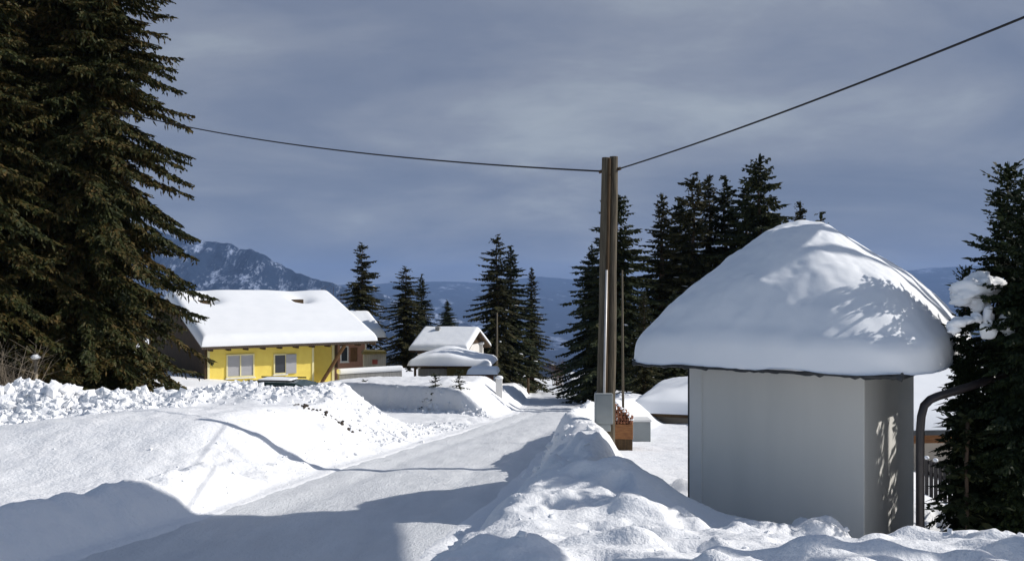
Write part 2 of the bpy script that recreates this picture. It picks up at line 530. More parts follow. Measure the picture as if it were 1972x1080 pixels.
def spruce_geo(Ht, Rb, seed, whorl=.42, nb=7, step=.16, tw=.5, bw=.05, clear=.06, droop=.35, power=.8, sub=0, ragged=.25, snow=0, topnb=4, twofaces=2, hang=0, jit_z=.5, belly=.9, bk=1.8):
    rg = np.random.default_rng(seed)
    out = []; snows = MB(); sn = 0
    z = Ht * clear; levels = []
    while z < Ht * .985:
        levels.append(z); z += whorl * (.55 + .6 * (1 - z / Ht)) * rg.uniform(.8, 1.2)
    for z0 in levels:
        f = 1 - z0 / Ht
        n = max(3, int(round(topnb + (nb - topnb) * min(1, f * 2.2))))
        a0 = rg.uniform(0, 6.28)
        for k in range(n):
            L = Rb * (f ** power) * rg.uniform(1 - ragged * 1.3, 1 + ragged * .55)
            if f > belly: L *= 1 - (f - belly) * bk
            if rg.random() < .05: L *= .5
            L = max(L, .12)
            az = a0 + 6.283 * k / n + rg.uniform(-.28, .28)
            pitch = math.tan(R(38 - 52 * min(1, f * 1.6) ** .6 + rg.uniform(-8, 8)))
            zz0 = z0 + rg.uniform(-1, 1) * whorl * jit_z
            m_ = max(4, int(L / step) + 2)
            s = np.linspace(.06, 1, m_)
            dr = droop * rg.uniform(.6, 1.3) * min(1, .35 + f)
            rr = L * s
            zl = zz0 + L * (s * pitch - dr * s ** 2 + .55 * dr * s ** 3.2)
            bend = rg.uniform(-.16, .16)
            ang = az + bend * s ** 2
            sp = np.stack([rr * np.cos(ang), rr * np.sin(ang), zl], 1)
            t = unit(np.gradient(sp, axis=0))
            up = np.array([0, 0, 1.0])
            sd = unit(np.cross(t, up))
            # twigs on both sides
            for sgn in (-1, 1):
                mm = len(s)
                tl = tw * (1.05 - .72 * s) * np.minimum(1, .25 + L / 1.2) * rg.uniform(.65, 1.25, mm)
                tl = np.minimum(tl, .5 * L + .06)
                fw = .75 + .5 * s
                d = unit(t * fw[:, None] + sd * sgn * rg.uniform(.75, 1.1, mm)[:, None] - up * rg.uniform(.02, .55, mm)[:, None])
                jit = rg.normal(0, .015, (mm, 3))
                n_ = unit(up + rg.normal(0, .35, (mm, 3)))
                w = bw * rg.uniform(.75, 1.3, mm) * (.7 + .5 * np.minimum(1, tl / .4))
                if sub:
                    for q in range(sub):
                        fq = (q + .4) / sub
                        pp = sp + jit + d * (tl * fq)[:, None]
                        for sg2 in (-1, 1):
                            d2 = unit(d * .8 + np.cross(d, n_) * sg2 * rg.uniform(.45, .9, mm)[:, None] - up * rg.uniform(0, .5, mm)[:, None])
                            out.append(blades(pp, d2, tl * (.5 - .25 * fq) * rg.uniform(.7, 1.3, mm), w * .55, unit(n_ + rg.normal(0, .5, (mm, 3)))))
                    out.append(blades(sp + jit + d * (tl * .55)[:, None], d, tl * .5, w * .5, n_))
                else:
                    out.append(blades(sp + jit, d, tl, w, n_))
                    # hanging curtain under the twig
                    if twofaces > 1:
                        d3 = unit(d * .55 - up * rg.uniform(.4, 1.0, mm)[:, None] + rg.normal(0, .15, (mm, 3)))
                        out.append(blades(sp + jit + d * (tl * .25)[:, None], d3, tl * .7, w * .9, unit(sd + rg.normal(0, .4, (mm, 3)))))
            if hang:
                for rep_ in range(2):
                    mm = len(s)
                    off = sd * rg.uniform(-1, 1, mm)[:, None] * (tw * .6 * (1.05 - .7 * s))[:, None]
                    d = unit(-up + sd * rg.normal(0, .25, mm)[:, None] + t * rg.uniform(0, .5, mm)[:, None])
                    tl = hang * rg.uniform(.35, 1.2, mm) * np.minimum(1, .3 + L / 2) * (1.1 - .7 * s)
                    for q in range(3):
                        d2 = unit(d + rg.normal(0, .3, (mm, 3)))
                        out.append(blades(sp + off + d * (tl * q / 3)[:, None], d2, tl * .55, np.full(mm, bw * .55), unit(rg.normal(0, 1, (mm, 3)))))
            # spine tip
            out.append(blades(sp[-1:], t[-1:], np.array([min(.3, .25 * L + .05)]), np.array([bw * .8]), up[None] + rg.normal(0, .3, (1, 3))))
            out.append(blades(sp[:-1], t[:-1], np.linalg.norm(np.diff(sp, axis=0), axis=1) * 1.5, np.full(m_ - 1, bw * .8), unit(up + rg.normal(0, .6, (m_ - 1, 3)))))
            if snow and rg.random() < snow and L > .5:
                q = rg.uniform(.5, .9); i = int(q * (m_ - 1))
                ln = rg.uniform(.15, .4) * min(1.3, L * .5)
                a_ = ang[i]
                c = sp[i] + up * .05
                rr_ = ln * .5
                b_ = MB().blob((0, 0, 0), rr_, rr_ * .45, rr_ * .28, seed=sn, ns=7, nr=4, jit=.25)
                ca, sa = math.cos(a_), math.sin(a_)
                b_.v = [(c[0] + x * ca - y * sa, c[1] + x * sa + y * ca, c[2] + z_ - dr * .5 * x) for x, y, z_ in b_.v]
                snows.add(b_.v, b_.f); sn += 1
    # leader
    for k in range(5):
        out.append(blades(np.array([[0, 0, Ht * .955 + .0 * k]]), unit(np.array([[rg.normal(0, .05), rg.normal(0, .05), 1.0]])), np.array([Ht * .05]), np.array([bw * .8]), rg.normal(0, 1, (1, 3))))
    v = np.concatenate(out)
    fcs = np.arange(len(v)).reshape(-1, 4)
    return v, fcs, snows


def trunk_mb(Ht, r0, seed, top=.97, lean=.01):
    rg = random.Random(seed); pts = []; rs = []
    for i in range(9):
        q = i / 8 * top
        pts.append((rg.uniform(-lean, lean) * Ht * q * .5, rg.uniform(-lean, lean) * Ht * q * .5, Ht * q - (.5 if i == 0 else 0)))
        rs.append(max(.012, r0 * (1 - q) ** .9 * (1.25 if i == 0 else 1)))
    return MB().tube(pts, rs, 9)


class TreeKind:
    def __init__(self, Ht, Rb, seed, crown_mat, **kw):
        v, f, s = spruce_geo(Ht, Rb, seed, **kw)
        self.H = Ht
        self.crown = mesh_np('crown', v, f, crown_mat)
        self.trunk = trunk_mb(Ht, Ht * .0135 + (.02 if Ht > 6 else -.015), seed).build('trunk', M['bark'], smooth=True)
        self.snow = s.build('snow', M['roofsnow'], smooth=True) if s.v else None
        if self.snow: self.snow['kind'] = 'stuff'
        for o in (self.crown, self.trunk, self.snow):
            if o: COL.objects.unlink(o)

    def place(self, name, loc, height, label, group=None, rz=None, wide=1.0, cat='tree'):
        e = empty(name, loc, random.uniform(0, 6.28) if rz is None else rz, label, cat, group)
        s = height / self.H
        e.scale = (s * wide, s * wide, s)
        for o in (self.trunk, self.crown, self.snow):
            if o is None: continue
            c = o.copy(); COL.objects.link(c); c.parent = e
        return e


kA = TreeKind(12, 2.5, 1, M['spruce'], hang=.3, jit_z=.8, whorl=.42, nb=9, step=.18, tw=.55, bw=.07, snow=.05, power=.75, clear=.03)
kB = TreeKind(12, 2.1, 2, M['spruce'], hang=.3, jit_z=.8, whorl=.42, nb=8, step=.18, tw=.5, bw=.07, ragged=.35, snow=.10, power=.75, clear=.03)
kC = TreeKind(13, 2.9, 3, M['spruce'], hang=.4, jit_z=.8, whorl=.44, nb=9, step=.18, tw=.6, bw=.07, ragged=.4, snow=.14, droop=.5, power=.75, clear=.03)
kD = TreeKind(12, 2.3, 31, M['spruce_b'], whorl=.46, nb=9, step=.18, tw=.55, bw=.065, ragged=.5, snow=.10, droop=.6, power=.66, clear=.03, hang=.35, jit_z=1.0)
kE = TreeKind(12, 2.0, 32, M['spruce_b'], whorl=.38, nb=8, step=.17, tw=.45, bw=.06, ragged=.45, snow=.22, droop=.4, power=.9, clear=.03, hang=.3, jit_z=.9)
kBig = TreeKind(21, 4.5, 4, M['olive'], whorl=.42, nb=11, step=.16, tw=.8, bw=.058, sub=6, belly=.78, bk=1.9, ragged=.30, droop=.5, clear=.03, power=.66, hang=.6, jit_z=1.2)
kBig2 = TreeKind(20, 4.2, 5, M['olive'], whorl=.42, nb=11, step=.16, tw=.8, bw=.058, sub=6, belly=.85, bk=1.5, ragged=.34, droop=.55, clear=.03, power=.66, hang=.6, jit_z=1.2)
kNear = TreeKind(4.4, .88, 6, M['greenspruce'], whorl=.15, nb=11, step=.055, tw=.30, bw=.036, sub=4, ragged=.38, droop=.30, clear=.02, power=.48)
kSmall = TreeKind(1.6, .5, 8, M['spruce'], whorl=.2, nb=6, step=.1, tw=.22, bw=.03, ragged=.3, snow=.5, clear=.02)


def tree(kind, px, top, D, base, label, name='spruce_tree', group=None, wide=1.0, rz=None):
    """base: photo row of the foot (or None: on the ground)"""
    p = P(px, top, D)
    zb = gz(p.x, D) - .1 if base is None else P(px, base, D).z
    return kind.place(name, (p.x, D, zb), p.z - zb, label, group, rz, wide * 1.6)


random.seed(11)
G1 = 'tall dark spruces left of the road'
kBig.place('spruce_tree', (-12.9, 27.0, gz(-12.9, 27) - .2), 20.5, 'huge olive brown spruce beside the yellow house, its right branches reaching over the roof', G1, 2.6, .93)
kBig2.place('spruce_tree', (-15.2, 24.2, gz(-15, 24.2) - .2), 18.5, 'huge olive spruce behind the crusty snow heap with the pale trunk foot', G1, 2.2)
kBig.place('spruce_tree', (-18.0, 27.5, gz(-18, 27.5) - .2), 21, 'huge dark spruce cut by the left edge of the photo', G1, 3.9)
kBig2.place('spruce_tree', (-17.5, 33.0, gz(-17.5, 33) - .2), 19, 'tall spruce standing behind the other big spruces near the yellow house', G1, .5)

G2 = 'spruces across the middle distance'
tree(kD, 697, 470, 62, 700, 'broad pointed spruce behind the yellow house roof end', group=G2, wide=.95)
tree(kD, 781, 515, 58, 700, 'bushy spruce behind and left of the snowy chalet roof', group=G2, wide=1.25)
tree(kB, 812, 528, 64, 705, 'slim spruce rising directly behind the bushy spruce by the chalet', group=G2, wide=.9)
tree(kA, 861, 578, 100, 680, 'small far spruce above the ridge of the snowy chalet roof', group=G2, wide=1.2)
tree(kD, 957, 455, 62, 752, 'tall broad spruce left of where the road disappears', group=G2, wide=.92, rz=.4)
tree(kB, 984, 474, 65, 752, 'second pointed top close behind the tall broad spruce by the road', group=G2)
tree(kE, 1024, 515, 68, 748, 'narrow spruce between the tall broad one and the road', group=G2, wide=.95)
G3 = 'spruces right of the road behind the pole'
tree(kC, 1187, 362, 44, 775, 'tall spruce directly behind the double wooden pole', group=G3, wide=1.0, rz=2.0)
tree(kC, 1140, 470, 50, 765, 'shorter spruce showing just left of the double wooden pole', group=G3, wide=.85)
tree(kE, 1275, 372, 46, 800, 'snow flecked spruce leftmost of the clump behind the domed roof', group=G3, wide=1.15)
tree(kA, 1308, 385, 50, 800, 'spruce partly hidden second in the clump behind the domed roof', group=G3)
tree(kD, 1335, 340, 47, 810, 'green tipped spruce third in the clump behind the domed roof', group=G3, wide=.95)
tree(kE, 1365, 337, 52, 810, 'slim spruce with snowy upper branches fourth in the clump', group=G3)
tree(kB, 1397, 341, 51, 810, 'slim dark spruce fifth in the clump, just left of the tallest', group=G3)
tree(kC, 1463, 297, 46, 820, 'tallest and widest spruce of the clump above the domed roof', group=G3, wide=.95, rz=4.4)
tree(kA, 1437, 352, 50, 820, 'lower spruce tucked against the left of the tallest one', group=G3)
tree(kE, 1541, 388, 56, 800, 'spruce tip showing just above the top of the domed roof', group=G3)
tree(kB, 1581, 409, 60, 800, 'smallest spruce tip right of the peak of the domed roof', group=G3)
tree(kE, 1240, 560, 36, 800, 'low spruce with snowy branches left of the white building', group=G3, wide=1.0)
tree(kA, 1300, 560, 38, 815, 'low dark spruce behind the left eave of the white building', group=G3, wide=1.0)

# right-hand garden spruces
nt_ = kNear.place('spruce_tree', (5.62, 9.75, -1.2), 1, 'dark green garden spruce at the right edge beside the bent pipe', 'garden spruces by the white building', .6)
tp = P(1942, 314, 9.75)
nt_.location = (tp.x, 9.75, gz(tp.x, 9.75) - .1)
s_ = (tp.z - nt_.location.z) / kNear.H
nt_.scale = (s_ * .74, s_ * .74, s_)
tp = P(1978, 330, 9.1)
e2 = kNear.place('spruce_tree', (tp.x, 9.1, gz(tp.x, 9.1) - .1), tp.z - gz(tp.x, 9.1) + .1, 'second garden spruce crowding in from the right edge of the photo', 'garden spruces by the white building', 3.3, .72)
tp = P(1862, 790, 9.3)
e3 = kSmall.place('spruce_tree', (tp.x, 9.3, gz(tp.x, 9.3) - .05), tp.z - gz(tp.x, 9.3), 'low young spruce at the foot of the bent pipe', None, 1.0, 1.3)
for (x_, y_, zt_) in ((7.0, 11.6, .9), (7.6, 10.2, 1.0)):  # extra trees, mostly out of view, added to shade the kiosk
    kNear.place('spruce_tree', (x_, y_, gz(x_, y_) - .1), EZ + zt_ - gz(x_, y_), 'spruce added behind the ones at the right edge to shade the white wall', 'garden spruces by the white building', 1.3 + x_, 1.35)
tp = P(1860, 512, 9.8)  # slim tree copy used as a leafy side branch of the big spruce
kNear.place('spruce_tree', (tp.x, 9.8, gz(tp.x, 9.8) - .1), tp.z - gz(tp.x, 9.8) + .1, 'thin low spruce standing in for a side branch between the domed roof and the big snow clump', 'garden spruces by the white building', .9, .5)

# ------------------------------------------------------------------ the white kiosk with the domed snow roof
ps = math.radians(36)
A0 = Vector((3.816, 9.6)); d1 = Vector((-math.cos(ps), math.sin(ps))); d2 = Vector((math.sin(ps), math.cos(ps)))
LW, RWd = 2.03, 2.42
ctr = A0 + d1 * LW / 2 + d2 * RWd / 2
# local x runs along d2 (right side), local y along d1 ; use rotation so local x = -d1 (to the right along the front), local y = d2 (back)
rzk = math.atan2(-d1.y, -d1.x)
kz = -1.45
kiosk = empty('kiosk', (ctr.x, ctr.y, kz), rzk, 'small white rendered building under a huge dome of snow beside the road', 'building')
ze = EZ - .896 - kz            # eave underside, local
hx, hy = LW / 2, RWd / 2
wl = MB().box(-hx, hx, -hy, hy, 0, ze + .02).build('wall', M['plaster'], kiosk, bevel=.015)
MB().box(-hx - .012, -hx + .15, -hy - .012, -hy + .1, .0, ze - .01).build('corner_strip', M['plaster_edge'], kiosk, bevel=.006)  # slim raised strip up the left front corner, in its own pale tone
ov = .5
rf = MB().box(-hx - ov, hx + ov, -hy - ov, hy + ov, ze, ze + .075)
rf.build('roof', M['fascia'], kiosk, bevel=.012)
gt = MB(); gp = []
for k in range(60):
    gp.append((-hx - ov + (2 * hx + 2 * ov) * k / 59, -hy - ov - .02, ze + .03 + random.uniform(-.008, .008)))
gt.tube(gp, [random.choice((.022, .028, .034, .045)) for _ in gp], 8)
gt.build('gutter', M['fascia'], kiosk, bevel=.006)
dp = MB().tube([(-hx - .028, -hy + .02, ze), (-hx - .028, -hy + .02, 0)], .018, 8).build('corner_pipe', M['fascia'], kiosk, smooth=True)


def dome_snow(parent):
    nr, na = 120, 260
    prof_r = [0, .08, .16, .30, .50, .70, .84, .90, .94, .97, 1.0]
    prof_z = [1.0, .99, .955, .855, .66, .43, .21, .09, -.02, -.15, -.36]
    fr_ = np.linspace(-.3, 1.3, 1601)
    fz_ = np.interp(np.clip(np.abs(fr_), 0, 1), prof_r, prof_z)
    kk = np.hanning(121); kk /= kk.sum(); k3 = np.hanning(31); k3 /= k3.sum()
    big = np.convolve(fz_, kk, mode='same'); sml = np.convolve(fz_, k3, mode='same')
    wq = sstep(.80, .9, np.abs(fr_)); fz_ = big * (1 - wq) + sml * wq
    r1 = 1 - (1 - np.linspace(0.0, 1, nr)) ** 1.35
    r1 = np.append(r1, 1.001)
    th = np.linspace(0, 2 * math.pi, na, endpoint=False)
    Rr_, T_ = np.meshgrid(r1, th, indexing='ij')
    p = 2.05 + 3.0 * np.clip(Rr_, 0, 1) ** 3.2
    c_, s_2 = np.cos(T_), np.sin(T_)
    k_ = (np.abs(c_) ** p + np.abs(s_2) ** p) ** (-1 / p)
    top, edge, bot = EZ + .87 - kz, EZ - .45 - kz, ze + .055
    zz = edge + (top - edge) * np.interp(Rr_, fr_, fz_)
    bulge = 1 + .035 * np.exp(-((Rr_ - .955) / .03) ** 2)
    Xl = Rr_ * k_ * c_ * (hx + ov) * 1.15 * bulge; Yl = Rr_ * k_ * s_2 * (hy + ov) * 1.15 * bulge
    e_ = 1 - sstep(.9, 1, Rr_)
    zz = zz + e_ * (.08 * fbm(Xl * 1.1, Yl * 1.1, 3, 101) + .025 * fbm(Xl * 4, Yl * 4, 3, 102) + .05 * np.clip(fbm(Xl * 2.6 + 3, Yl * 2.6, 3, 107), 0, 1))
    ex = sstep(.7, .97, Rr_) * (1 - sstep(.995, 1, Rr_))
    an = .045 * fbm(3.2 * c_ + 3, 3.2 * s_2 + zz * 1.5, 3, 103) * ex
    Xl = Xl + an * c_; Yl = Yl + an * s_2
    zz = zz + .05 * fbm(2.6 * c_ + 7, 2.6 * s_2, 4, 104) * sstep(.9, .97, Rr_) * (Rr_ < .99)
    zz = np.where(Rr_ > .99, bot + .035 * np.clip(fbm(4 * c_, 4 * s_2, 4, 105), -.6, 1), zz)
    n0 = Xl.size
    ii = np.arange(n0).reshape(nr + 1, na)
    nxt = np.roll(ii, -1, axis=1)
    ff = np.stack([ii[:-1], ii[1:], nxt[1:], nxt[:-1]], -1).reshape(-1, 4)
    vs = np.stack([Xl, Yl, zz], -1).reshape(-1, 3)
    ff = ff[na:] if False else ff
    return mesh_np('roof_snow', vs, ff, M['roofsnow'], parent, smooth=True)


dome_snow(kiosk)

# bent dark pipe beside it
pp = []
b0 = P(1772, 1010, 9.0)
pp = [(b0.x, 9.0, gz(b0.x, 9.0) - .4), (b0.x, 9.0, EZ - 1.42), (b0.x + .012, 9.0, EZ - 1.27), (b0.x + .045, 9.01, EZ - 1.165), (b0.x + .11, 9.02, EZ - 1.105), (b0.x + .2, 9.05, EZ - 1.075),
      (b0.x + .62, 9.2, EZ - .985), (b0.x + 1.5, 9.6, EZ - .80)]
pipe = MB().tube(pp, .042, 14).build('bent_pipe', M['pipe'], smooth=True)
tagit(pipe, 'dark upright pipe bent over to the right at its top by the white building', 'pipe')
hb = P(1848, 1012, 8.2)
zc = gz(hb.x, 8.2)
hd = MB().tube([(hb.x - .02, 8.2, zc - .1), (hb.x - .015, 8.2, zc + .10), (hb.x + .03, 8.2, zc + .15), (hb.x + .1, 8.22, zc + .165), (hb.x + .26, 8.25, zc + .155), (hb.x + .4, 8.3, zc + .1)], .014, 8).build('bent_rod', M['pipe'], smooth=True)
tagit(hd, 'small dark bent rod poking from the snow under the garden spruce', 'rod')

# snow pillows caught on the garden spruce
sb = MB()
for k, (px, py, r) in enumerate(((1872, 558, 36), (1893, 550, 32), (1856, 574, 22), (1908, 548, 18), (1880, 574, 26))):
    c = P(px, py, 9.45); rr = r / F * 9.45
    sb.blob(c, rr, rr * .9, rr * .72, seed=k, ns=32, nr=20, jit=.02)
sp1 = sb.rough(.10, 12, 3).build('snow_clump', M['roofsnow'], smooth=True)
tagit(sp1, 'big white clump of snow caught on the garden spruce at roof height', 'snow clump', 'snow clumps on the garden spruce')
sb = MB()
for k, (px, py, rx, rz_) in enumerate(((1846, 620, 18, 11), (1862, 616, 15, 9), (1836, 632, 9, 12), (1902, 612, 9, 24), (1899, 632, 12, 12), (1938, 622, 16, 20), (1944, 642, 11, 16), (1880, 612, 14, 8))):
    c = P(px, py, 9.2)
    sb.blob(c, rx / F * 9.2, rx / F * 8, rz_ / F * 9.2, seed=k + 20, ns=24, nr=14, jit=.03)
sp2 = sb.rough(.09, 14, 4).build('snow_clump', M['roofsnow'], smooth=True)
tagit(sp2, 'greyish drooping snow clump just under the big one on the spruce', 'snow clump', 'snow clumps on the garden spruce')

# ------------------------------------------------------------------ double pole with box
pb = P(1168, 850, 15.0)
pole = empty('utility_pole', (pb.x, 15.0, pb.z), 0, 'weathered double wooden pole with a grey box and pale conduit', 'pole')


def rel(px, py, D=15.0): return P(px, py, D) - pb


for (xb, xt, ym, wob) in ((1157, 1166.5, -.02, 1), (1174, 1182, .03, 2)):
    a = rel(xb, 900, 15 + ym); t_ = rel(xt, 304 if wob == 1 else 302, 15 + ym)
    pts = [a.lerp(t_, i / 8) + Vector((math.sin(i * 1.7 + wob) * .006, 0, 0)) for i in range(9)]
    MB().tube(pts, [.088 - .018 * i / 8 for i in range(9)], 14).build('pole', M['polewood'], pole, smooth=False)
mid = MB()
mid.tube([rel(1164, 880, 14.93), rel(1173, 305, 14.93)], .03, 8).build('spacer_board', M['darkwood'], pole)
MB().tube([rel(1163, 842, 14.88), rel(1163.5, 760, 14.88), rel(1168, 520, 14.88)], .021, 10).build('conduit', M['conduit'], pole, smooth=True)
c = rel(1162, 790, 14.80)
bx = MB().box(c.x - .145, c.x + .155, c.y - .07, c.y + .08, c.z - .22, c.z + .285).build('meter_box', M['boxgrey'], pole, bevel=.012)
MB().box(c.x - .125, c.x + .135, c.y - .082, c.y - .073, c.z - .08, c.z + .26).build('lid', M['boxgrey'], bx, bevel=.004)
MB().box(c.x - .10, c.x + .115, c.y - .06, c.y + .06, c.z - .34, c.z - .223).build('cable_duct', M['boxgrey'], bx, bevel=.01)
for i, (px, py) in enumerate(((1159, 330), (1190, 326))):
    q = rel(px, py, 15.0)
    MB().tube([q + Vector((-.05, 0, -.015)), q + Vector((.05, 0, .015))], .028, 8).build('insulator', M['darkwood'], pole, smooth=True)


def wire(name, a, b_, sag, label, r=.017):
    pts = []
    for i in range(41):
        t = i / 40
        p = a.lerp(b_, t); p.z -= sag * 4 * t * (1 - t); pts.append(p)
    o = MB().tube(pts, r, 6).build(name, M['cable'], smooth=True)
    return tagit(o, label, 'cable', 'overhead cables at the double pole')


wire('overhead_cable', P(1158, 330, 15), P(100, 178, 28.5), .42, 'black cable sagging from the double pole to the big spruces', .015)
wire('overhead_cable', P(1190, 326, 15), Vector((8.6, -2.0, EZ + 3.85)), .35, 'black cable rising from the double pole to the upper right corner', .013)

# thin pole right of it, far poles, markers
p = P(1198, 790, 20.2)
o = MB().tube([(p.x + .03, 20.2, p.z - .9), (p.x, 20.2, P(1195, 520, 20.2).z)], [.032, .022], 8).build('thin_pole', M['polewood'], smooth=True)
tagit(o, 'thin bare wooden pole just right of the double pole', 'pole')
p = P(957, 745, 58); o = MB().tube([(p.x, 58, p.z - .5), (p.x, 58, P(957, 602, 58).z)], [.08, .055], 8).build('utility_pole', M['polewood'], smooth=True)
tagit(o, 'grey far pole standing in front of the tall broad spruce', 'pole')
p = P(1017, 757, 60)
o = MB().tube([(p.x, 60, p.z - .4), (p.x, 60, P(1017, 728, 60).z)], .09, 8).build('marker_post', M['darkwood'], smooth=True)
tagit(o, 'short dark post at the left verge where the road fades into shade', 'post')
p = P(961, 768, 37); z0 = gz(p.x, 37)
pil = MB().box(p.x - .14, p.x + .14, 36.86, 37.14, z0 - .3, P(961, 728, 37).z).build('gate_pillar', M['whitewall'], bevel=.02)
tagit(pil, 'white gate pillar at the end of the second snow bank', 'pillar')
MB().blob((p.x, 37, P(961, 727, 37).z), .17, .17, .09, 3).build('snow_cap', M['roofsnow'], pil, smooth=True)
pp_ = P(85, 700, 24); zg = gz(pp_.x + .2, 23.4)
st_ = MB().tube([(pp_.x + .2, 23.2, zg - .3), (pp_.x + .2, 23.2, P(97, 694, 23.2).z)], .05, 8).build('garden_post', M['palebark'], smooth=True)
tagit(st_, 'short snow capped post before the trunk of the big spruce', 'post')
MB().blob((pp_.x + .22, 23.15, P(97, 687, 23.2).z), .13, .1, .07, 5).build('snow_cap', M['roofsnow'], st_, smooth=True)

# ------------------------------------------------------------------ houses


def gable_snow(parent, x0, x1, yc, hd_, ze_, rise, t, seed, nu=60, nv=60, dips=(), over=.06, curve=0, rgh=.02):
    u = np.linspace(-1, 1, nu); v_ = np.linspace(-1, 1, nv)
    u = np.sign(u) * (1 - (1 - np.abs(u)) ** 1.6); v_ = np.sign(v_) * (1 - (1 - np.abs(v_)) ** 1.4)
    U, V = np.meshgrid(u, v_)
    xl = (x1 - x0) / 2
    Xl = (x0 + x1) / 2 + U * (xl + over); Yl = yc + V * (hd_ + over)
    av = np.sqrt(V ** 2 + .0009 + curve)
    base = ze_ + rise * (1 - np.clip(av, 0, 1.0))
    ew = np.minimum((1 - np.abs(U)) * xl, (1 - np.abs(V)) * hd_) / max(.05, t)
    th = t * np.sqrt(np.clip(1 - (1 - np.clip(ew * 1.3, 0, 1)) ** 2, 0, 1))
    th = th * (1 + rgh * 4 * fbm(Xl * .5, Yl * .5, 2, seed)) + rgh * fbm(Xl * 2, Yl * 2, 3, seed + 1) * (ew > .3)
    for (dx, dy, rx, ry, dep) in dips:
        th = th - dep * np.exp(-((Xl - dx) / rx) ** 2 - ((Yl - dy) / ry) ** 2)
    Zl = base + np.maximum(th, .004)
    n0 = Zl.size
    vs = np.concatenate([np.stack([Xl, Yl, Zl], -1).reshape(-1, 3), np.stack([Xl, Yl, base - .01], -1).reshape(-1, 3)])
    ii = np.arange(n0).reshape(nv, nu)
    ff = np.stack([ii[:-1, :-1], ii[:-1, 1:], ii[1:, 1:], ii[1:, :-1]], -1).reshape(-1, 4)
    fb = ff[:, ::-1] + n0
    return mesh_np('roof_snow', vs, np.concatenate([ff, fb]), M['roofsnow'], parent, smooth=True)


def roof_slab(parent, x0, x1, yc, hd_, ze_, rise, th, m):
    sl = rise / hd_
    prof = [(yc - hd_, ze_ - th), (yc, ze_ + rise - th), (yc + hd_, ze_ - th), (yc + hd_, ze_), (yc, ze_ + rise), (yc - hd_, ze_)]
    return MB().prism(prof, x0, x1, 'x').build('roof', m, parent)


def gable_walls(parent, x0, x1, y0, y1, zb, ze_, rise, hd_, m, name='wall'):
    yc = (y0 + y1) / 2
    top = ze_ + rise * (1 - (y1 - y0) / 2 / hd_) - .12
    prof = [(y0, zb), (y1, zb), (y1, top), (yc, ze_ + rise - .16), (y0, top)]
    return MB().prism(prof, x0, x1, 'x').build(name, m, parent)


def window(parent, x0, x1, z0, z1, y, frame_m, pane_m, bars=1, sill=True):
    """on a wall facing local -y"""
    fw = .06
    f = MB()
    f.box(x0 - fw, x0, y - .05, y + .02, z0 - fw, z1 + fw).box(x1, x1 + fw, y - .05, y + .02, z0 - fw, z1 + fw)
    f.box(x0, x1, y - .05, y + .02, z0 - fw, z0).box(x0, x1, y - .05, y + .02, z1, z1 + fw)
    for k in range(bars):
        xm = x0 + (x1 - x0) * (k + 1) / (bars + 1)
        f.box(xm - .025, xm + .025, y - .046, y + .02, z0, z1)
    w = f.build('window', frame_m, parent)
    MB().box(x0, x1, y - .015, y + .02, z0, z1).build('pane', pane_m, w)
    if sill:
        MB().box(x0 - .1, x1 + .1, y - .12, y - .001, z0 - fw - .05, z0 - fw - .002).build('sill', M['white'], w)
    return w


# --- yellow house: local x along the front (right), local -y is the front
aH = R(35)
C0 = Vector((-13.5, 39.0))
hz = gz(-11, 41.5) - .6
zeY = EZ - 2.42 - hz
house = empty('yellow_house', (C0.x, C0.y, hz), aH, 'bright yellow house with a thick even sheet of snow on its wide roof', 'house')
hdY = 5.75; ovf = .62
ridge_y = hdY - ovf
yb_ = 2 * ridge_y
WX = 6.4
riseY = 2.12
setb = 5.05
# walls: main block and a recessed bay at the right end
ytop = zeY + riseY * (ovf / hdY) - .12
prof = [(0, 0), (yb_, 0), (yb_, ytop), (ridge_y, zeY + riseY - .16), (0, ytop)]
MB().prism(prof, .1, setb, 'x').build('wall', M['yellow'], house)
yr = .75
ytop2 = zeY + riseY * ((ovf + yr) / hdY) - .12
prof = [(yr, 0), (yb_ - .01, 0), (yb_ - .01, ytop), (ridge_y, zeY + riseY - .17), (yr, ytop2)]
MB().prism(prof, setb, WX, 'x').build('bay_wall', M['yellow'], house)
prof = [(-.01, -.2), (yb_ + .01, -.2), (yb_ + .01, ytop), (ridge_y, zeY + riseY - .15), (-.01, ytop)]
MB().prism(prof, -.02, .097, 'x').build('gable_boards', M['darkwood'], house)
for xx, yy_ in ((.1, -.012), (setb - .1, -.012)):
    MB().box(xx, xx + .1, yy_ - .02, yy_ + .008, 0, ytop - .02).build('corner_trim', M['yellowtrim'], house)
MB().box(WX - .12, WX + .01, yr - .03, yr - .003, 0, ytop2 - .05).build('corner_trim', M['yellowtrim'], house)
roof_slab(house, -.3, 8.0, ridge_y, hdY, zeY, riseY, .13, M['rooftile'])
gable_snow(house, -.3, 8.0, ridge_y, hdY, zeY, riseY, .42, 201, 90, 90,
           dips=((1.25, ridge_y - 1.35, .5, .42, .36), (5.95, ridge_y - 1.35, .5, .42, .36), (1.25, ridge_y - .4, .6, .6, .12), (5.95, ridge_y - .4, .8, .6, .14)), over=.05, rgh=.008)
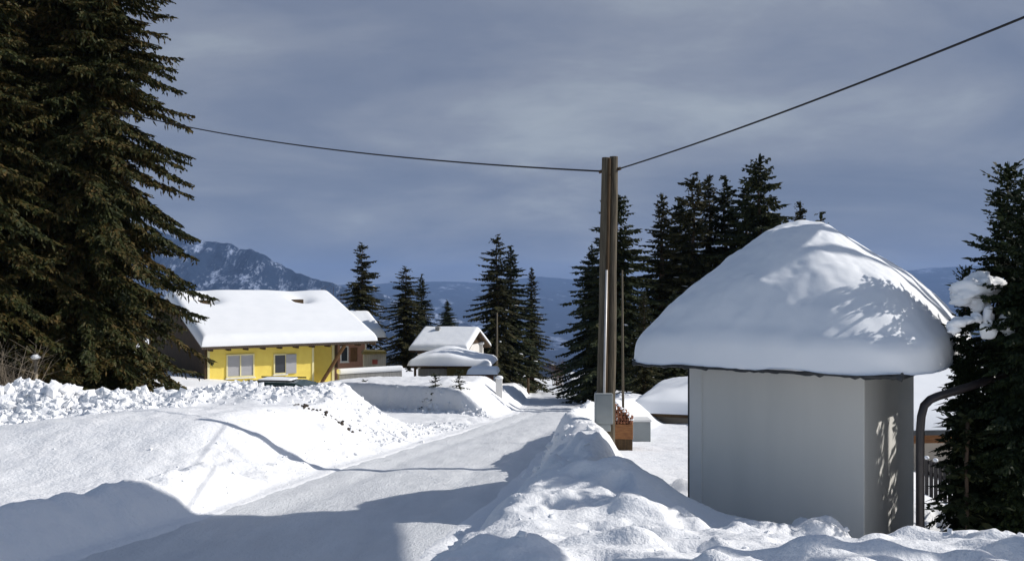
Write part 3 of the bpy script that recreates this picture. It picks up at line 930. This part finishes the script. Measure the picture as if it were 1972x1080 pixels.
# eave rafters
for k in range(11):
    xx = .1 + k * .78
    MB().box(xx, xx + .09, -ovf + .04, -.03, zeY - .22, zeY - .115).build('rafter', M['darkwood'], house)
tz = MB()
for k in range(88):
    xx = -.3 + k * .0943
    tz.box(xx, xx + .055, -ovf - .03, -ovf - .003, zeY - .10, zeY + .02)
tz.build('eave_tiles', M['rooftile'], house)
for (vx, ang) in ((1.15, 0), (5.85, 0)):
    MB().box(vx - .38, vx + .22, ridge_y - 1.3, ridge_y - .8, zeY + riseY * (1 - 1.25 / hdY), zeY + riseY * (1 - 1.0 / hdY) + .23).build('roof_vent', M['darkwood'], house)


def fx(px):  # local x on the front plane for a photo column
    q = (px - 986) / F
    return (q * C0.y - C0.x) / (math.cos(aH) - q * math.sin(aH))


def fz(px, py):
    x = fx(px); D = C0.y + x * math.sin(aH)
    return EZ + (560 - py) / F * D - hz


window(house, fx(438), fx(487), fz(438, 725), fz(438, 685), 0, M['yellowtrim'], M['shutter'], 1)
w2 = window(house, fx(529), fx(549), fz(529, 718), fz(529, 684), 0, M['yellowtrim'], M['glass'], 0)
MB().box(fx(550), fx(570), -.06, -.008, fz(550, 719), fz(550, 682)).build('shutter', M['shutter'], house)
# leaning brown brace and low rails
a = Vector((fx(654) + .05, -ovf + .1, zeY - .13)); b_ = Vector((fx(606), -.35, fz(606, 748)))
MB().tube([a, b_], .085, 6).build('brace', M['brownwood'], house)
MB().tube([Vector((fx(390), -.2, fz(390, 731))), Vector((fx(425), -.9, fz(415, 752)))], .07, 6).build('handrail', M['brownwood'], house)
MB().box(fx(600), fx(640), -.3, .1, fz(600, 790), fz(600, 737)).build('planter', M['redbox'], house, bevel=.02)

# --- brown boarded house behind the yellow one
D = 56
c = P(690, 706, D)
bh = empty('brown_house', (P(655, 700, D).x - 2.5, D, gz(-10, D) - .8), R(25), 'red brown boarded house showing behind the right end of the yellow house', 'house')
zb = bh.location.z
ze_ = P(700, 652, D).z - zb
gable_walls(bh, 0, 4.3, 0, 6, -.5, ze_, 1.2, 3.6, M['redbrown'])
roof_slab(bh, -.5, 5.35, 3, 3.6, ze_, 1.2, .14, M['darkwood'])
gable_snow(bh, -.5, 5.35, 3, 3.6, ze_, 1.2, .5, 210)
window(bh, 2.6, 3.0, ze_ - 1.5, ze_ - .6, 0, M['white'], M['glass'], 0)
MB().box(3.2, 3.65, -.04, -.003, ze_ - 1.55, ze_ - .65).build('door', M['brownwood'], bh)
MB().box(1.9, 2.35, -.05, -.003, ze_ - 1.9, ze_ - .35).build('door', M['darkwood'], bh)
MB().tube([(4.2, -.08, ze_ - .1), (4.2, -.08, 0)], .06, 8).build('downpipe', M['conduit'], bh)
D = 50
c = P(722, 706, D)
hut = empty('garden_hut', (c.x, D, c.z - .3), R(12), 'small grey green hut between the brown house and the dark spruce', 'hut')
MB().box(-.62, .62, 0, 1.2, -.3, 1.02).build('wall', M['greywall'], hut)
MB().prism([(-.72, 1.02), (.72, 1.02), (.6, 1.16), (-.6, 1.2)], -.12, 1.3).build('roof', M['olivewood'], hut)
MB().box(-.15, .15, -.03, -.002, .45, .7).build('window', M['redbox'], hut)
# low snow covered garden wall in front of them
a = P(652, 716, 45); b2 = P(772, 716, 47)
gw = empty('garden_wall', ((a.x + b2.x) / 2, 46, a.z - .5), math.atan2(2, b2.x - a.x), 'low snow capped garden wall in front of the brown house', 'wall')
ln = (b2 - a).length / 2
MB().box(-ln, ln, -.12, .12, -.8, .38).build('wall', M['greywall'], gw)
MB().box(-ln - .05, ln + .05, -.2, .2, .383, .66).build('snow_cap', M['roofsnow'], gw, bevel=.09, smooth=False)

# --- chalet with white gable in the middle distance
D = 54; cs = .70
q = P(797, 690, D)
ch = empty('chalet', (q.x, D - 1, q.z - .8), R(-14), 'white walled chalet with dark gable boards, its snowy roof behind the carport', 'house')
zb = ch.location.z
ze_ = (P(830, 672, D).z - zb) / cs
ch.scale = (cs, cs, cs)
gable_walls(ch, .3, 4.4, .6, 6.6, -.8, ze_, 1.55, 3.7, M['whitewall'])
roof_slab(ch, -.2, 4.95, 3.6, 3.7, ze_, 1.55, .16, M['darkwood'])
gable_snow(ch, -.2, 4.95, 3.6, 3.7, ze_, 1.55, .42, 220)
MB().prism([(1.3, ze_ + .42), (5.9, ze_ + .42), (3.6, ze_ + 1.42)], 4.41, 4.5, 'x').build('gable_boards', M['darkwood'], ch)
MB().box(4.41, 4.47, 2.0, 3.0, ze_ - 1.1, ze_ - .15).build('window', M['glass'], ch)
MB().box(1.2, 1.55, 2.6, 3.0, ze_ + 1.0, ze_ + 1.9).build('chimney', M['greywall'], ch)
MB().box(.3, 4.4, .5, .597, ze_ - .32, ze_ - .1).build('eave_board', M['darkwood'], ch)
p = P(914, 690, 56)
o = MB().box(p.x - .2, p.x + .5, 56, 58, p.z - 1.2, P(914, 664, 56).z)
wh = o.build('annexe', M['whitewall'])
tagit(wh, 'small white block beside the dark gable of the chalet', 'building')
MB().box(p.x - .25, p.x + .6, 55.95, 58.1, P(914, 664, 56).z + .003, P(914, 657, 56).z).build('roof_snow', M['roofsnow'], wh, bevel=.1)

# --- carport with curved snow roof
D = 48
q = P(800, 735, D)
cp = empty('carport', (q.x, D, gz(q.x + 2, D) - .6), R(-4), 'olive boarded carport under a long curved pillow of snow', 'carport')
zb = cp.location.z
ze_ = P(870, 706, D).z - zb
MB().box(1.72, 2.95, 0, 3.4, -.3, ze_ + .02).build('boarding', M['olivewood'], cp)
MB().box(.15, 1.68, .25, 3.4, -.3, ze_ - .12).build('wall', M['greywall'], cp)
for xx in (-.05, 3.85):
    MB().box(xx, xx + .12, -.2, -.08, -.3, ze_).build('post', M['darkwood'], cp)
MB().box(-.25, 4.05, -.45, 3.7, ze_ + .003, ze_ + .1).build('roof', M['darkwood'], cp)


def pillow(parent, x0, x1, y0, y1, z0, t, fn, seed, nu=60, nv=36):
    u = np.linspace(0, 1, nu); w_ = np.linspace(0, 1, nv)
    U, V = np.meshgrid(u, w_)
    Xl = x0 + (x1 - x0) * U; Yl = y0 + (y1 - y0) * V
    ew = np.minimum(np.minimum(U, 1 - U) * (x1 - x0), np.minimum(V, 1 - V) * (y1 - y0)) / t
    e = np.sqrt(np.clip(1 - (1 - np.clip(ew * 1.4, 0, 1)) ** 2, 0, 1))
    Zl = z0 + (t * fn(U, V)) * e * (1 + .1 * fbm(Xl, Yl, 3, seed)) + .003
    n0 = Zl.size
    ii = np.arange(n0).reshape(nv, nu)
    ff = np.stack([ii[:-1, :-1], ii[:-1, 1:], ii[1:, 1:], ii[1:, :-1]], -1).reshape(-1, 4)
    return mesh_np('roof_snow', np.stack([Xl, Yl, Zl], -1).reshape(-1, 3), ff, M['roofsnow'], parent, smooth=True)


pillow(cp, -.35, 4.15, -.6, 3.85, ze_ + .1, .55, lambda U, V: .55 + .95 * np.exp(-((U - .4) / .33) ** 2) * (.5 + .5 * V), 230)
D = 43
q = P(925, 727, D)
lt = empty('lean_to', (q.x - .55, D, gz(q.x, D) - .4), R(-3), 'low lean-to with a flat snow cover between carport and white pillar', 'shed')
zb = lt.location.z; ze_ = P(925, 723, D).z - zb
MB().box(0, 1.15, .3, 1.8, -.3, ze_).build('wall', M['redbrown'], lt)
for xx in (.72, 1.2):
    MB().box(xx, xx + .06, .02, .08, -.3, ze_).build('post', M['white'], lt)
MB().box(-.1, 1.35, -.05, 1.9, ze_ + .002, ze_ + .06).build('roof', M['darkwood'], lt)
pillow(lt, -.12, 1.38, -.08, 1.95, ze_ + .06, .26, lambda U, V: 1 + 0 * U, 231, 30, 30)

G5 = 'young spruces on the second snow bank'
for (px, top, D, lab, w_) in ((838, 722, 32.6, 'young spruce half buried, left of the pair on the snow bank', 1.7), (884, 714, 32.2, 'young snowy spruce before the olive carport boards', 1.6), (702, 733, 37, 'tiny bare topped spruce sapling in front of the garden wall', 1.2), (912, 748, 35, 'tiny dark sapling stuck in the rounded snow hump', 1.0), (815, 768, 33.0, 'small dark sapling at the shaded end of the second snow bank', 1.0)):
    p = P(px, top, D)
    hh_ = 1.25 if w_ > 1 else .6
    kSmall.place('spruce_sapling', (p.x, D, p.z - hh_), hh_, lab, G5, None, w_)

# --- house right of the pole, behind the kiosk
D = 27
q = P(1210, 800, D)
rh_ = empty('low_house', (q.x, D, gz(q.x + 3, D + 3) - .8), R(-17), 'low house with a snowy hipped roof between the pole and the white building', 'house')
zb = rh_.location.z; ze_ = P(1215, 800, D).z - zb
MB().box(.6, 6.4, .5, 6, -.5, ze_ + .02).build('wall', M['beige'], rh_)
MB().box(0, 7, 0, 6.6, ze_ + .003, ze_ + .1).build('roof', M['darkwood'], rh_)
pillow(rh_, -.05, 7.05, -.05, 6.65, ze_ + .1, .5, lambda U, V: .62 + 1.25 * np.clip(np.minimum(np.minimum(U, 1 - U) * 7, np.minimum(V, 1 - V) * 6.6) / 2.4, 0, 1), 240)

# --- house at the right, with brown beam band
D = 23
q = P(1760, 830, D)
fh = empty('beige_house', (q.x - 1.5, D, gz(q.x + 1, D + 2) - .5), R(6), 'beige house with brown band behind the bent pipe and picket fence', 'house')
zb = fh.location.z; ze_ = P(1800, 828, D + .2).z - zb
MB().box(0, 6.4, .5, 6, -.6, ze_ + .02).build('wall', M['beige'], fh)
MB().box(-.02, 6.42, .44, .497, ze_ - .42, ze_ - .14).build('beam', M['orangewood'], fh)
roof_slab(fh, -.6, 7, 3.2, 3.75, ze_ + .1, 1.2, .14, M['fascia'])
gable_snow(fh, -.6, 7, 3.2, 3.75, ze_ + .1, 1.2, .5, 250)

# picket fence
a = P(1782, 918, 16.2); b2 = P(1905, 925, 14.6)
fe = empty('picket_fence', (a.x, a.y, 0), math.atan2(b2.y - a.y, b2.x - a.x), 'dark picket fence with snow between pickets behind the garden spruce', 'fence')
ln = math.hypot(b2.x - a.x, b2.y - a.y)
for k in range(int(ln / .125)):
    xx = k * .125
    wx = a.x + (b2.x - a.x) * xx / ln; wy = a.y + (b2.y - a.y) * xx / ln
    z0 = gz(wx, wy)
    top = a.z + .36 + random.uniform(-.015, .015)
    MB().prism([(xx, z0 - .2), (xx + .08, z0 - .2), (xx + .08, top - .04), (xx + .04, top), (xx, top - .04)], -.012, .012).build('picket', M['fencewood'], fe)
    if k % 2 == 0:
        MB().blob((xx + .04, 0, top + .01), .05, .04, .035, k).build('snow_cap', M['roofsnow'], fe, smooth=True)
for zz in (a.z + .08, a.z + .28):
    MB().box(0, ln, .014, .05, zz - .03, zz + .03).build('rail', M['fencewood'], fe)

# --- firewood crate and white box by the pole
D = 19
q = P(1198, 848, D)
fc = empty('firewood_crate', (q.x + .02, D, q.z - .05), R(-8), 'orange brown wooden crate heaped with red brown split logs and snow', 'crate')
MB().box(-.21, .21, 0, .6, .08, .40).build('side_boards', M['orangewood'], fc, bevel=.008)
MB().box(-.2, .2, .01, .59, -.4, .077).build('base', M['darkwood'], fc)
for row, cnt in enumerate((6, 6, 5, 4, 3, 2)):
    for j in range(cnt):
        xx = -.175 + j * .068 + (row % 2) * .012 + random.uniform(-.008, .008)
        zz = .435 + row * .062 + random.uniform(-.006, .006)
        rr = random.uniform(.030, .040); a0 = random.uniform(0, 6.28)
        prof = [(rr * math.cos(a0 + q * 1.2566) * random.uniform(.8, 1.1), rr * math.sin(a0 + q * 1.2566) * random.uniform(.8, 1.1)) for q in range(5)]
        y0_ = random.uniform(-.02, .04)
        MB().prism(prof, y0_, y0_ + .5, mtx=Matrix.Translation((xx, 0, zz)) @ Matrix.Rotation(random.uniform(-.06, .06), 4, 'Z')).build('log', M['logwood'], fc)
sn_ = MB()
for k in range(7):
    sn_.blob((.19 - k * .055, random.uniform(.02, .1), .50 + k * .058), .04, .09, .02, k, 8, 5)
sn_.build('snow', M['roofsnow'], fc, smooth=True)
D = 21
q = P(1237, 848, D)
wb = MB().box(q.x - .22, q.x + .20, D, D + .5, q.z - .4, P(1237, 812, D).z).build('storage_box', M['boxgrey'], bevel=.015)
tagit(wb, 'pale grey box on the snow right of the firewood crate', 'box')
MB().box(q.x - .24, q.x + .22, D - .02, D + .52, P(1237, 812, D).z + .003, P(1237, 808, D).z).build('lid', M['white'], wb, bevel=.01)

# --- parked car behind the mound
D = 28.5
q = P(508, 733, D)
car = empty('parked_car', (q.x, D, 0), R(-4), 'dark green estate car half hidden behind the left snow mound, snow on its roof', 'car')
zb = q.z - 1.42
car.location.z = zb


def loft(secs, name, m, parent, smooth=True, bevel=0):
    b__ = MB(); n = len(secs[0]); vs = [p for s in secs for p in s]; fs = []
    for i in range(len(secs) - 1):
        for k in range(n):
            fs.append((i * n + k, i * n + (k + 1) % n, (i + 1) * n + (k + 1) % n, (i + 1) * n + k))
    fs.append(tuple(range(n - 1, -1, -1))); fs.append(tuple(range((len(secs) - 1) * n, len(secs) * n)))
    b__.add(vs, fs); return b__.build(name, m, parent, smooth=smooth, bevel=bevel)


lower = [(-2.15, .35), (-2.2, .55), (-2.15, .78), (-1.2, .95), (1.95, .98), (2.12, .8), (2.15, .4), (2.0, .26), (-1.95, .26)]
secs = [[(x, s * w_, z if w_ < .8 else z) for x, z in lower] for s, w_ in ((-1, .84), (1, .84))]
loft(secs, 'body', M['carpaint'], car, False, .05)
cab = [(-1.25, .94), (-.45, 1.38), (0.0, 1.45), (1.2, 1.42), (1.75, 1.25), (2.0, .96)]
secs = []
for s, k in ((-1, 1), (1, 1)):
    secs.append([(x, s * (.80 - .18 * (z - .94) / .5), z) for x, z in cab])
loft(secs, 'cabin', M['carpaint'], car, False, .03)
for s in (-1, 1):
    for (xa, xb) in ((-.75, -.02), (.06, .85), (.93, 1.6)):
        zt = 1.34
        wnd = [(xa - .28 if xa < -.5 else xa, .99), (xb, .99), (xb if xb < 1.5 else xb - .1, zt), (xa + .25 if xa < -.5 else xa, zt)]
        o = MB(); v1 = [(x, s * (.80 - .18 * (z - .94) / .5 + .012), z) for x, z in wnd]; v0 = [(x, y - s * .02, z) for x, y, z in v1]
        o.add(v0 + v1, [(0, 1, 2, 3), (7, 6, 5, 4), (0, 1, 5, 4), (1, 2, 6, 5), (2, 3, 7, 6), (3, 0, 4, 7)]); o.build('window', M['glass'], car)
    MB().tube([(-.3, s * .62, 1.49), (1.2, s * .62, 1.475)], .022, 6).build('roof_rail', M['rubber'], car)
    for xw in (-1.35, 1.3):
        w_ = MB().tube([(xw, s * .66, .31), (xw, s * .86, .31)], .31, 20).build('wheel', M['rubber'], car, smooth=False)
        MB().tube([(xw, s * .85, .31), (xw, s * .872, .31)], .2, 14).build('rim', M['alloy'], w_)
    MB().box(2.1, 2.16, s * .62 - .12, s * .62 + .12, .66, .84).build('tail_light', M['redlight'], car)
    MB().box(-2.21, -2.12, s * .6 - .16, s * .6 + .16, .6, .74).build('headlight', M['glass'], car)
pillow(car, -.1, .95, -.35, .56, 1.45, .045, lambda U, V: 1 + .2 * np.sin(U * 5), 260, 40, 24)
car.rotation_euler = (0, 0, R(-4))

# ------------------------------------------------------------------ steep roof on posts (added out of view to throw shade across the road)
cb = empty('shade_roof', (10.3, 8.7, gz(10.3, 8.7)), 0, 'steep single pitch roof on posts, added out of view to shade the near road', 'shelter')
zb = cb.location.z
xa, za, xb, zb2 = 8.2 - 10.3, EZ + 3.66 - zb, 12.6 - 10.3, EZ + 10.1 - zb
MB().prism([(xa, za), (xb, zb2), (xb - .12, zb2 + .12), (xa - .12, za + .12)], -3.2, 2.8).build('roof', M['rooftile'], cb)
MB().prism([(xa - .10, za + .17), (xb - .14, zb2 + .13), (xb - .3, zb2 + .28), (xa - .28, za + .34)], -3.15, 2.75).build('roof_snow', M['roofsnow'], cb, bevel=.05)
for yy_ in (-3.0, 2.65):
    MB().box(xb - .3, xb - .14, yy_ - .08, yy_ + .08, -.5, zb2 - .4).build('post', M['darkwood'], cb)
    MB().box(xa + .06, xa + .22, yy_ - .08, yy_ + .08, -.5, za + .05).build('post', M['darkwood'], cb)
    MB().box(xa + .2, xb - .2, yy_ - .05, yy_ + .05, za - .1, za + .1).build('tie_beam', M['darkwood'], cb)

# ------------------------------------------------------------------ crusty lumps of ploughed snow, soil crumbs
ico_v = np.array([(0, .5257, .8507), (0, .5257, -.8507), (0, -.5257, .8507), (0, -.5257, -.8507), (.5257, .8507, 0), (.5257, -.8507, 0), (-.5257, .8507, 0), (-.5257, -.8507, 0), (.8507, 0, .5257), (.8507, 0, -.5257), (-.8507, 0, .5257), (-.8507, 0, -.5257)])
ico_f = np.array([(0, 2, 8), (0, 8, 4), (0, 4, 6), (0, 6, 10), (0, 10, 2), (3, 1, 9), (3, 9, 5), (3, 5, 7), (3, 7, 11), (3, 11, 1), (2, 5, 8), (8, 5, 9), (8, 9, 4), (4, 9, 1), (4, 1, 6), (6, 1, 11), (6, 11, 10), (10, 11, 7), (10, 7, 2), (2, 7, 5)])


def lumps(name, pts, sizes, m, seed, sink=.25, flat=1.0):
    rg = np.random.default_rng(seed)
    n = len(pts)
    z = H(pts[:, 0], pts[:, 1])
    nv_ = len(ico_v)
    v = np.repeat(ico_v[None], n, 0) * (1 + rg.uniform(-.45, .35, (n, nv_, 1)))
    sc = sizes[:, None, None] * rg.uniform(.65, 1.25, (n, 1, 3)); sc[:, :, 2] *= flat
    v = v * sc
    a = rg.uniform(0, 6.28, n); ca, sa = np.cos(a)[:, None], np.sin(a)[:, None]
    x = v[..., 0] * ca - v[..., 1] * sa; y = v[..., 0] * sa + v[..., 1] * ca
    v = np.stack([x + pts[:, 0:1], y + pts[:, 1:2], v[..., 2] + (z + sizes * (.5 - sink))[:, None]], -1)
    f = (ico_f[None] + (np.arange(n) * nv_)[:, None, None]).reshape(-1, 3)
    o = mesh_np(name, v.reshape(-1, 3), f, m, smooth=False)
    return tagit(o, kind='stuff')


rg = np.random.default_rng(5)
pts = []; sz = []
# heap on the far left
n = 5200
x = rg.uniform(-14.5, -6.6, n); y = 19.2 + rg.normal(0, .75, n)
pts.append(np.stack([x, y], 1)); sz.append(rg.gamma(1.3, .034, n) + .018)
n = 750
x = -5.6 + rg.normal(0, 1.15, n); y = 20.2 + rg.normal(0, .65, n)
pts.append(np.stack([x, y], 1)); sz.append(rg.gamma(2, .018, n) + .02)
n = 520   # spill at the right foot of the mound
y = rg.uniform(18, 26, n); x = road_c(y) - HW - .15 - rg.gamma(1.5, .35, n)
pts.append(np.stack([x, y], 1)); sz.append(rg.gamma(1.8, .014, n) + .014)
n = 330   # edge of the second bank
x = rg.uniform(-7, -.8, n); dl_ = np.clip(road_c(np.full(n, 31.)) - HW - x, 0, 9); y = 29.3 + .95 * dl_ + rg.normal(0, .22, n)
pts.append(np.stack([x, y], 1)); sz.append(rg.gamma(2, .025, n) + .025)
n = 260   # left verge, scattered
y = rg.uniform(9.5, 19, n); x = road_c(y) - HW - rg.gamma(1.6, .5, n)
pts.append(np.stack([x, y], 1)); sz.append(rg.gamma(1.5, .008, n) + .006)
n = 420   # right berm
y = rg.uniform(8.5, 45, n); x = road_c(y) + HW + rg.uniform(-.05, 1.1, n)
pts.append(np.stack([x, y], 1)); sz.append((rg.gamma(1.8, .016, n) + .012) * np.where(y < 12, .6, 1))
n = 150   # trodden near bank
y = rg.uniform(5, 9, n); x = rg.uniform(0, 4.5, n)
pts.append(np.stack([x, y], 1)); sz.append(rg.gamma(1.5, .008, n) + .008)
lumps('snow_lumps', np.concatenate(pts), np.minimum(np.concatenate(sz), .15), M['snow'], 9, sink=.76)
n = 46
t = rg.uniform(0, 1, n) ** 1.6
x = -4.35 + t * 1.15 + rg.normal(0, .05, n); y = 17.75 + t * .35 + rg.normal(0, .09, n)
lumps('dirt', np.stack([x, y], 1), rg.gamma(1.5, .011, n) + .008, M['soil'], 10, sink=.25)

# bare bushes under the big spruces
def bush(loc, h, w, n, seed, label, m, group):
    rg_ = random.Random(seed)
    e = empty('bare_bush', loc, 0, label, 'bush', group)
    b__ = MB()
    for k in range(n):
        a = rg_.uniform(0, 6.28); ti = rg_.uniform(.1, .75); hh = h * rg_.uniform(.6, 1)
        p0 = Vector((rg_.gauss(0, w * .1), rg_.gauss(0, w * .1), -.2)); p2 = Vector((math.cos(a) * w * ti, math.sin(a) * w * ti, hh))
        p1 = p0.lerp(p2, .5) + Vector((rg_.gauss(0, .1), rg_.gauss(0, .1), .12 * hh))
        b__.tube([p0, p1, p2], [.018, .011, .004], 4, cap=False)
        for j in range(5):
            q0 = p1.lerp(p2, rg_.random()); q1 = q0 + Vector((rg_.gauss(0, .3), rg_.gauss(0, .3), rg_.uniform(.1, .45)))
            b__.tube([q0, q1], [.007, .003], 3, cap=False)
    b__.build('stems', m, e)
    return e


GB = 'bare bushes at the forest edge'
bush((P(20, 700, 23).x, 23, gz(-13, 23)), 2.2, 1.4, 46, 1, 'bare tan bush in front of the spruces at the left edge', M['palebark'], GB)
bush((P(1075, 735, 93).x, 93, gz(5, 93)), 3.0, 2.6, 50, 4, 'bare brown thicket where the road ends', M['rust'], GB)
bush((P(640, 560, 60).x, 60, gz(-12, 60)), 6.6, 1.6, 50, 5, 'tall bare reddish tree top behind the yellow house roof', M['rust'], None)

# ------------------------------------------------------------------ haze
hz0, hz1 = -380, 430
hb_ = MB().box(-16000, 16000, -200, 15000, hz0, hz1)
m = bpy.data.materials.new('haze'); m.use_nodes = True
nt = m.node_tree; nt.nodes.clear()
out = N(nt, 'ShaderNodeOutputMaterial'); pv = N(nt, 'ShaderNodeVolumePrincipled')
pv.inputs['Color'].default_value = (.36, .56, 1.0, 1)
pv.inputs['Density'].default_value = 8.5e-5
pv.inputs['Density Attribute'].default_value = ''
pv.inputs['Anisotropy'].default_value = 0.0
nt.links.new(pv.outputs[0], out.inputs['Volume'])
hazeo = hb_.build('haze', m); tagit(hazeo, kind='stuff')

# ------------------------------------------------------------------ light and sky
SUN_E, SUN_B = 33.0, 7.0       # elevation; bearing from +x towards +y
sd = Vector((math.cos(R(SUN_E)) * math.cos(R(SUN_B)), math.cos(R(SUN_E)) * math.sin(R(SUN_B)), math.sin(R(SUN_E))))
sun = bpy.data.lights.new('sun', 'SUN'); sun.energy = 4.35; sun.angle = R(.5); sun.color = (1, .955, .895)
so = bpy.data.objects.new('sun', sun); COL.objects.link(so)
so.rotation_euler = sd.to_track_quat('Z', 'Y').to_euler()

w = bpy.data.worlds.new('World'); scene.world = w; w.use_nodes = True
nt = w.node_tree; bg = nt.nodes['Background']; bg.inputs['Strength'].default_value = .1
sky = N(nt, 'ShaderNodeTexSky', sky_type='NISHITA'); sky.sun_disc = False
sky.sun_elevation = R(SUN_E); sky.sun_rotation = R(90 - SUN_B)
tc = N(nt, 'ShaderNodeTexCoord')
sep = N(nt, 'ShaderNodeSeparateXYZ'); nt.links.new(tc.outputs['Generated'], sep.inputs[0])
az_ = N(nt, 'ShaderNodeMath', operation='ADD'); nt.links.new(sep.outputs['Z'], az_.inputs[0]); az_.inputs[1].default_value = .22
mxz = N(nt, 'ShaderNodeMath', operation='MAXIMUM'); nt.links.new(az_.outputs[0], mxz.inputs[0]); mxz.inputs[1].default_value = .08
dx = N(nt, 'ShaderNodeMath', operation='DIVIDE'); nt.links.new(sep.outputs['X'], dx.inputs[0]); nt.links.new(mxz.outputs[0], dx.inputs[1])
dy = N(nt, 'ShaderNodeMath', operation='DIVIDE'); nt.links.new(sep.outputs['Y'], dy.inputs[0]); nt.links.new(mxz.outputs[0], dy.inputs[1])
cmb = N(nt, 'ShaderNodeCombineXYZ'); nt.links.new(dx.outputs[0], cmb.inputs[0]); nt.links.new(dy.outputs[0], cmb.inputs[1])
mp = N(nt, 'ShaderNodeMapping'); mp.inputs['Scale'].default_value = (.95, 1.2, 1); mp.inputs['Location'].default_value = (.6, .35, 0)
mp.inputs['Rotation'].default_value = (0, 0, R(-12))
nt.links.new(cmb.outputs[0], mp.inputs['Vector'])
n1 = N(nt, 'ShaderNodeTexNoise'); n1.inputs['Scale'].default_value = 1.0; n1.inputs['Detail'].default_value = 6; n1.inputs['Roughness'].default_value = .52; n1.inputs['Distortion'].default_value = .5
nt.links.new(mp.outputs[0], n1.inputs['Vector'])
n2 = N(nt, 'ShaderNodeTexNoise'); n2.inputs['Scale'].default_value = 2.6; n2.inputs['Detail'].default_value = 7; n2.inputs['Roughness'].default_value = .6; n2.inputs['Distortion'].default_value = .3
nt.links.new(mp.outputs[0], n2.inputs['Vector'])
cm = N(nt, 'ShaderNodeMath', operation='MULTIPLY_ADD'); nt.links.new(n2.outputs['Fac'], cm.inputs[0]); cm.inputs[1].default_value = .24
ca_ = N(nt, 'ShaderNodeMath', operation='MULTIPLY_ADD'); nt.links.new(n1.outputs['Fac'], ca_.inputs[0]); ca_.inputs[1].default_value = .85; ca_.inputs[2].default_value = -.045
nt.links.new(ca_.outputs[0], cm.inputs[2])
cl = ramp(nt, cm.outputs[0], [(.33, (1.55, 1.92, 2.82)), (.44, (1.95, 2.3, 3.15)), (.55, (2.6, 2.92, 3.65)), (.68, (3.9, 4.35, 4.85))])
mixn = N(nt, 'ShaderNodeMix', data_type='RGBA'); mixn.inputs[0].default_value = .92
# the cloud bank lies low and ahead; overhead and behind the sky is clearer and bluer
mr = N(nt, 'ShaderNodeMapRange', interpolation_type='SMOOTHSTEP'); nt.links.new(sep.outputs['Z'], mr.inputs[0])
mr.inputs[1].default_value = .34; mr.inputs[2].default_value = .62; mr.inputs[3].default_value = .93; mr.inputs[4].default_value = .30
mr2 = N(nt, 'ShaderNodeMapRange', interpolation_type='SMOOTHSTEP'); nt.links.new(sep.outputs['Y'], mr2.inputs[0])
mr2.inputs[1].default_value = .45; mr2.inputs[2].default_value = -.2; mr2.inputs[3].default_value = 1.0; mr2.inputs[4].default_value = .35
mm_ = N(nt, 'ShaderNodeMath', operation='MULTIPLY'); nt.links.new(mr.outputs[0], mm_.inputs[0]); nt.links.new(mr2.outputs[0], mm_.inputs[1])
nt.links.new(mm_.outputs[0], mixn.inputs[0])
nt.links.new(sky.outputs[0], mixn.inputs[6]); nt.links.new(cl, mixn.inputs[7])
nt.links.new(mixn.outputs[2], bg.inputs['Color'])

# ------------------------------------------------------------------ camera
cam = bpy.data.cameras.new('camera'); co = bpy.data.objects.new('camera', cam); COL.objects.link(co)
cam.sensor_width = 36; cam.lens = 36 * F / 1972
cam.shift_y = 20 / 1972
cam.clip_start = .1; cam.clip_end = 60000
co.location = (0, 0, EZ); co.rotation_euler = (R(90), 0, 0)
scene.camera = co
scene.view_settings.view_transform = 'Standard'; scene.view_settings.look = 'None'
scene.view_settings.exposure = 0; scene.view_settings.gamma = 1
scene.cycles.use_denoising = True
scene.cycles.max_bounces = 5; scene.cycles.diffuse_bounces = 3; scene.cycles.volume_bounces = 0
scene.cycles.transparent_max_bounces = 4
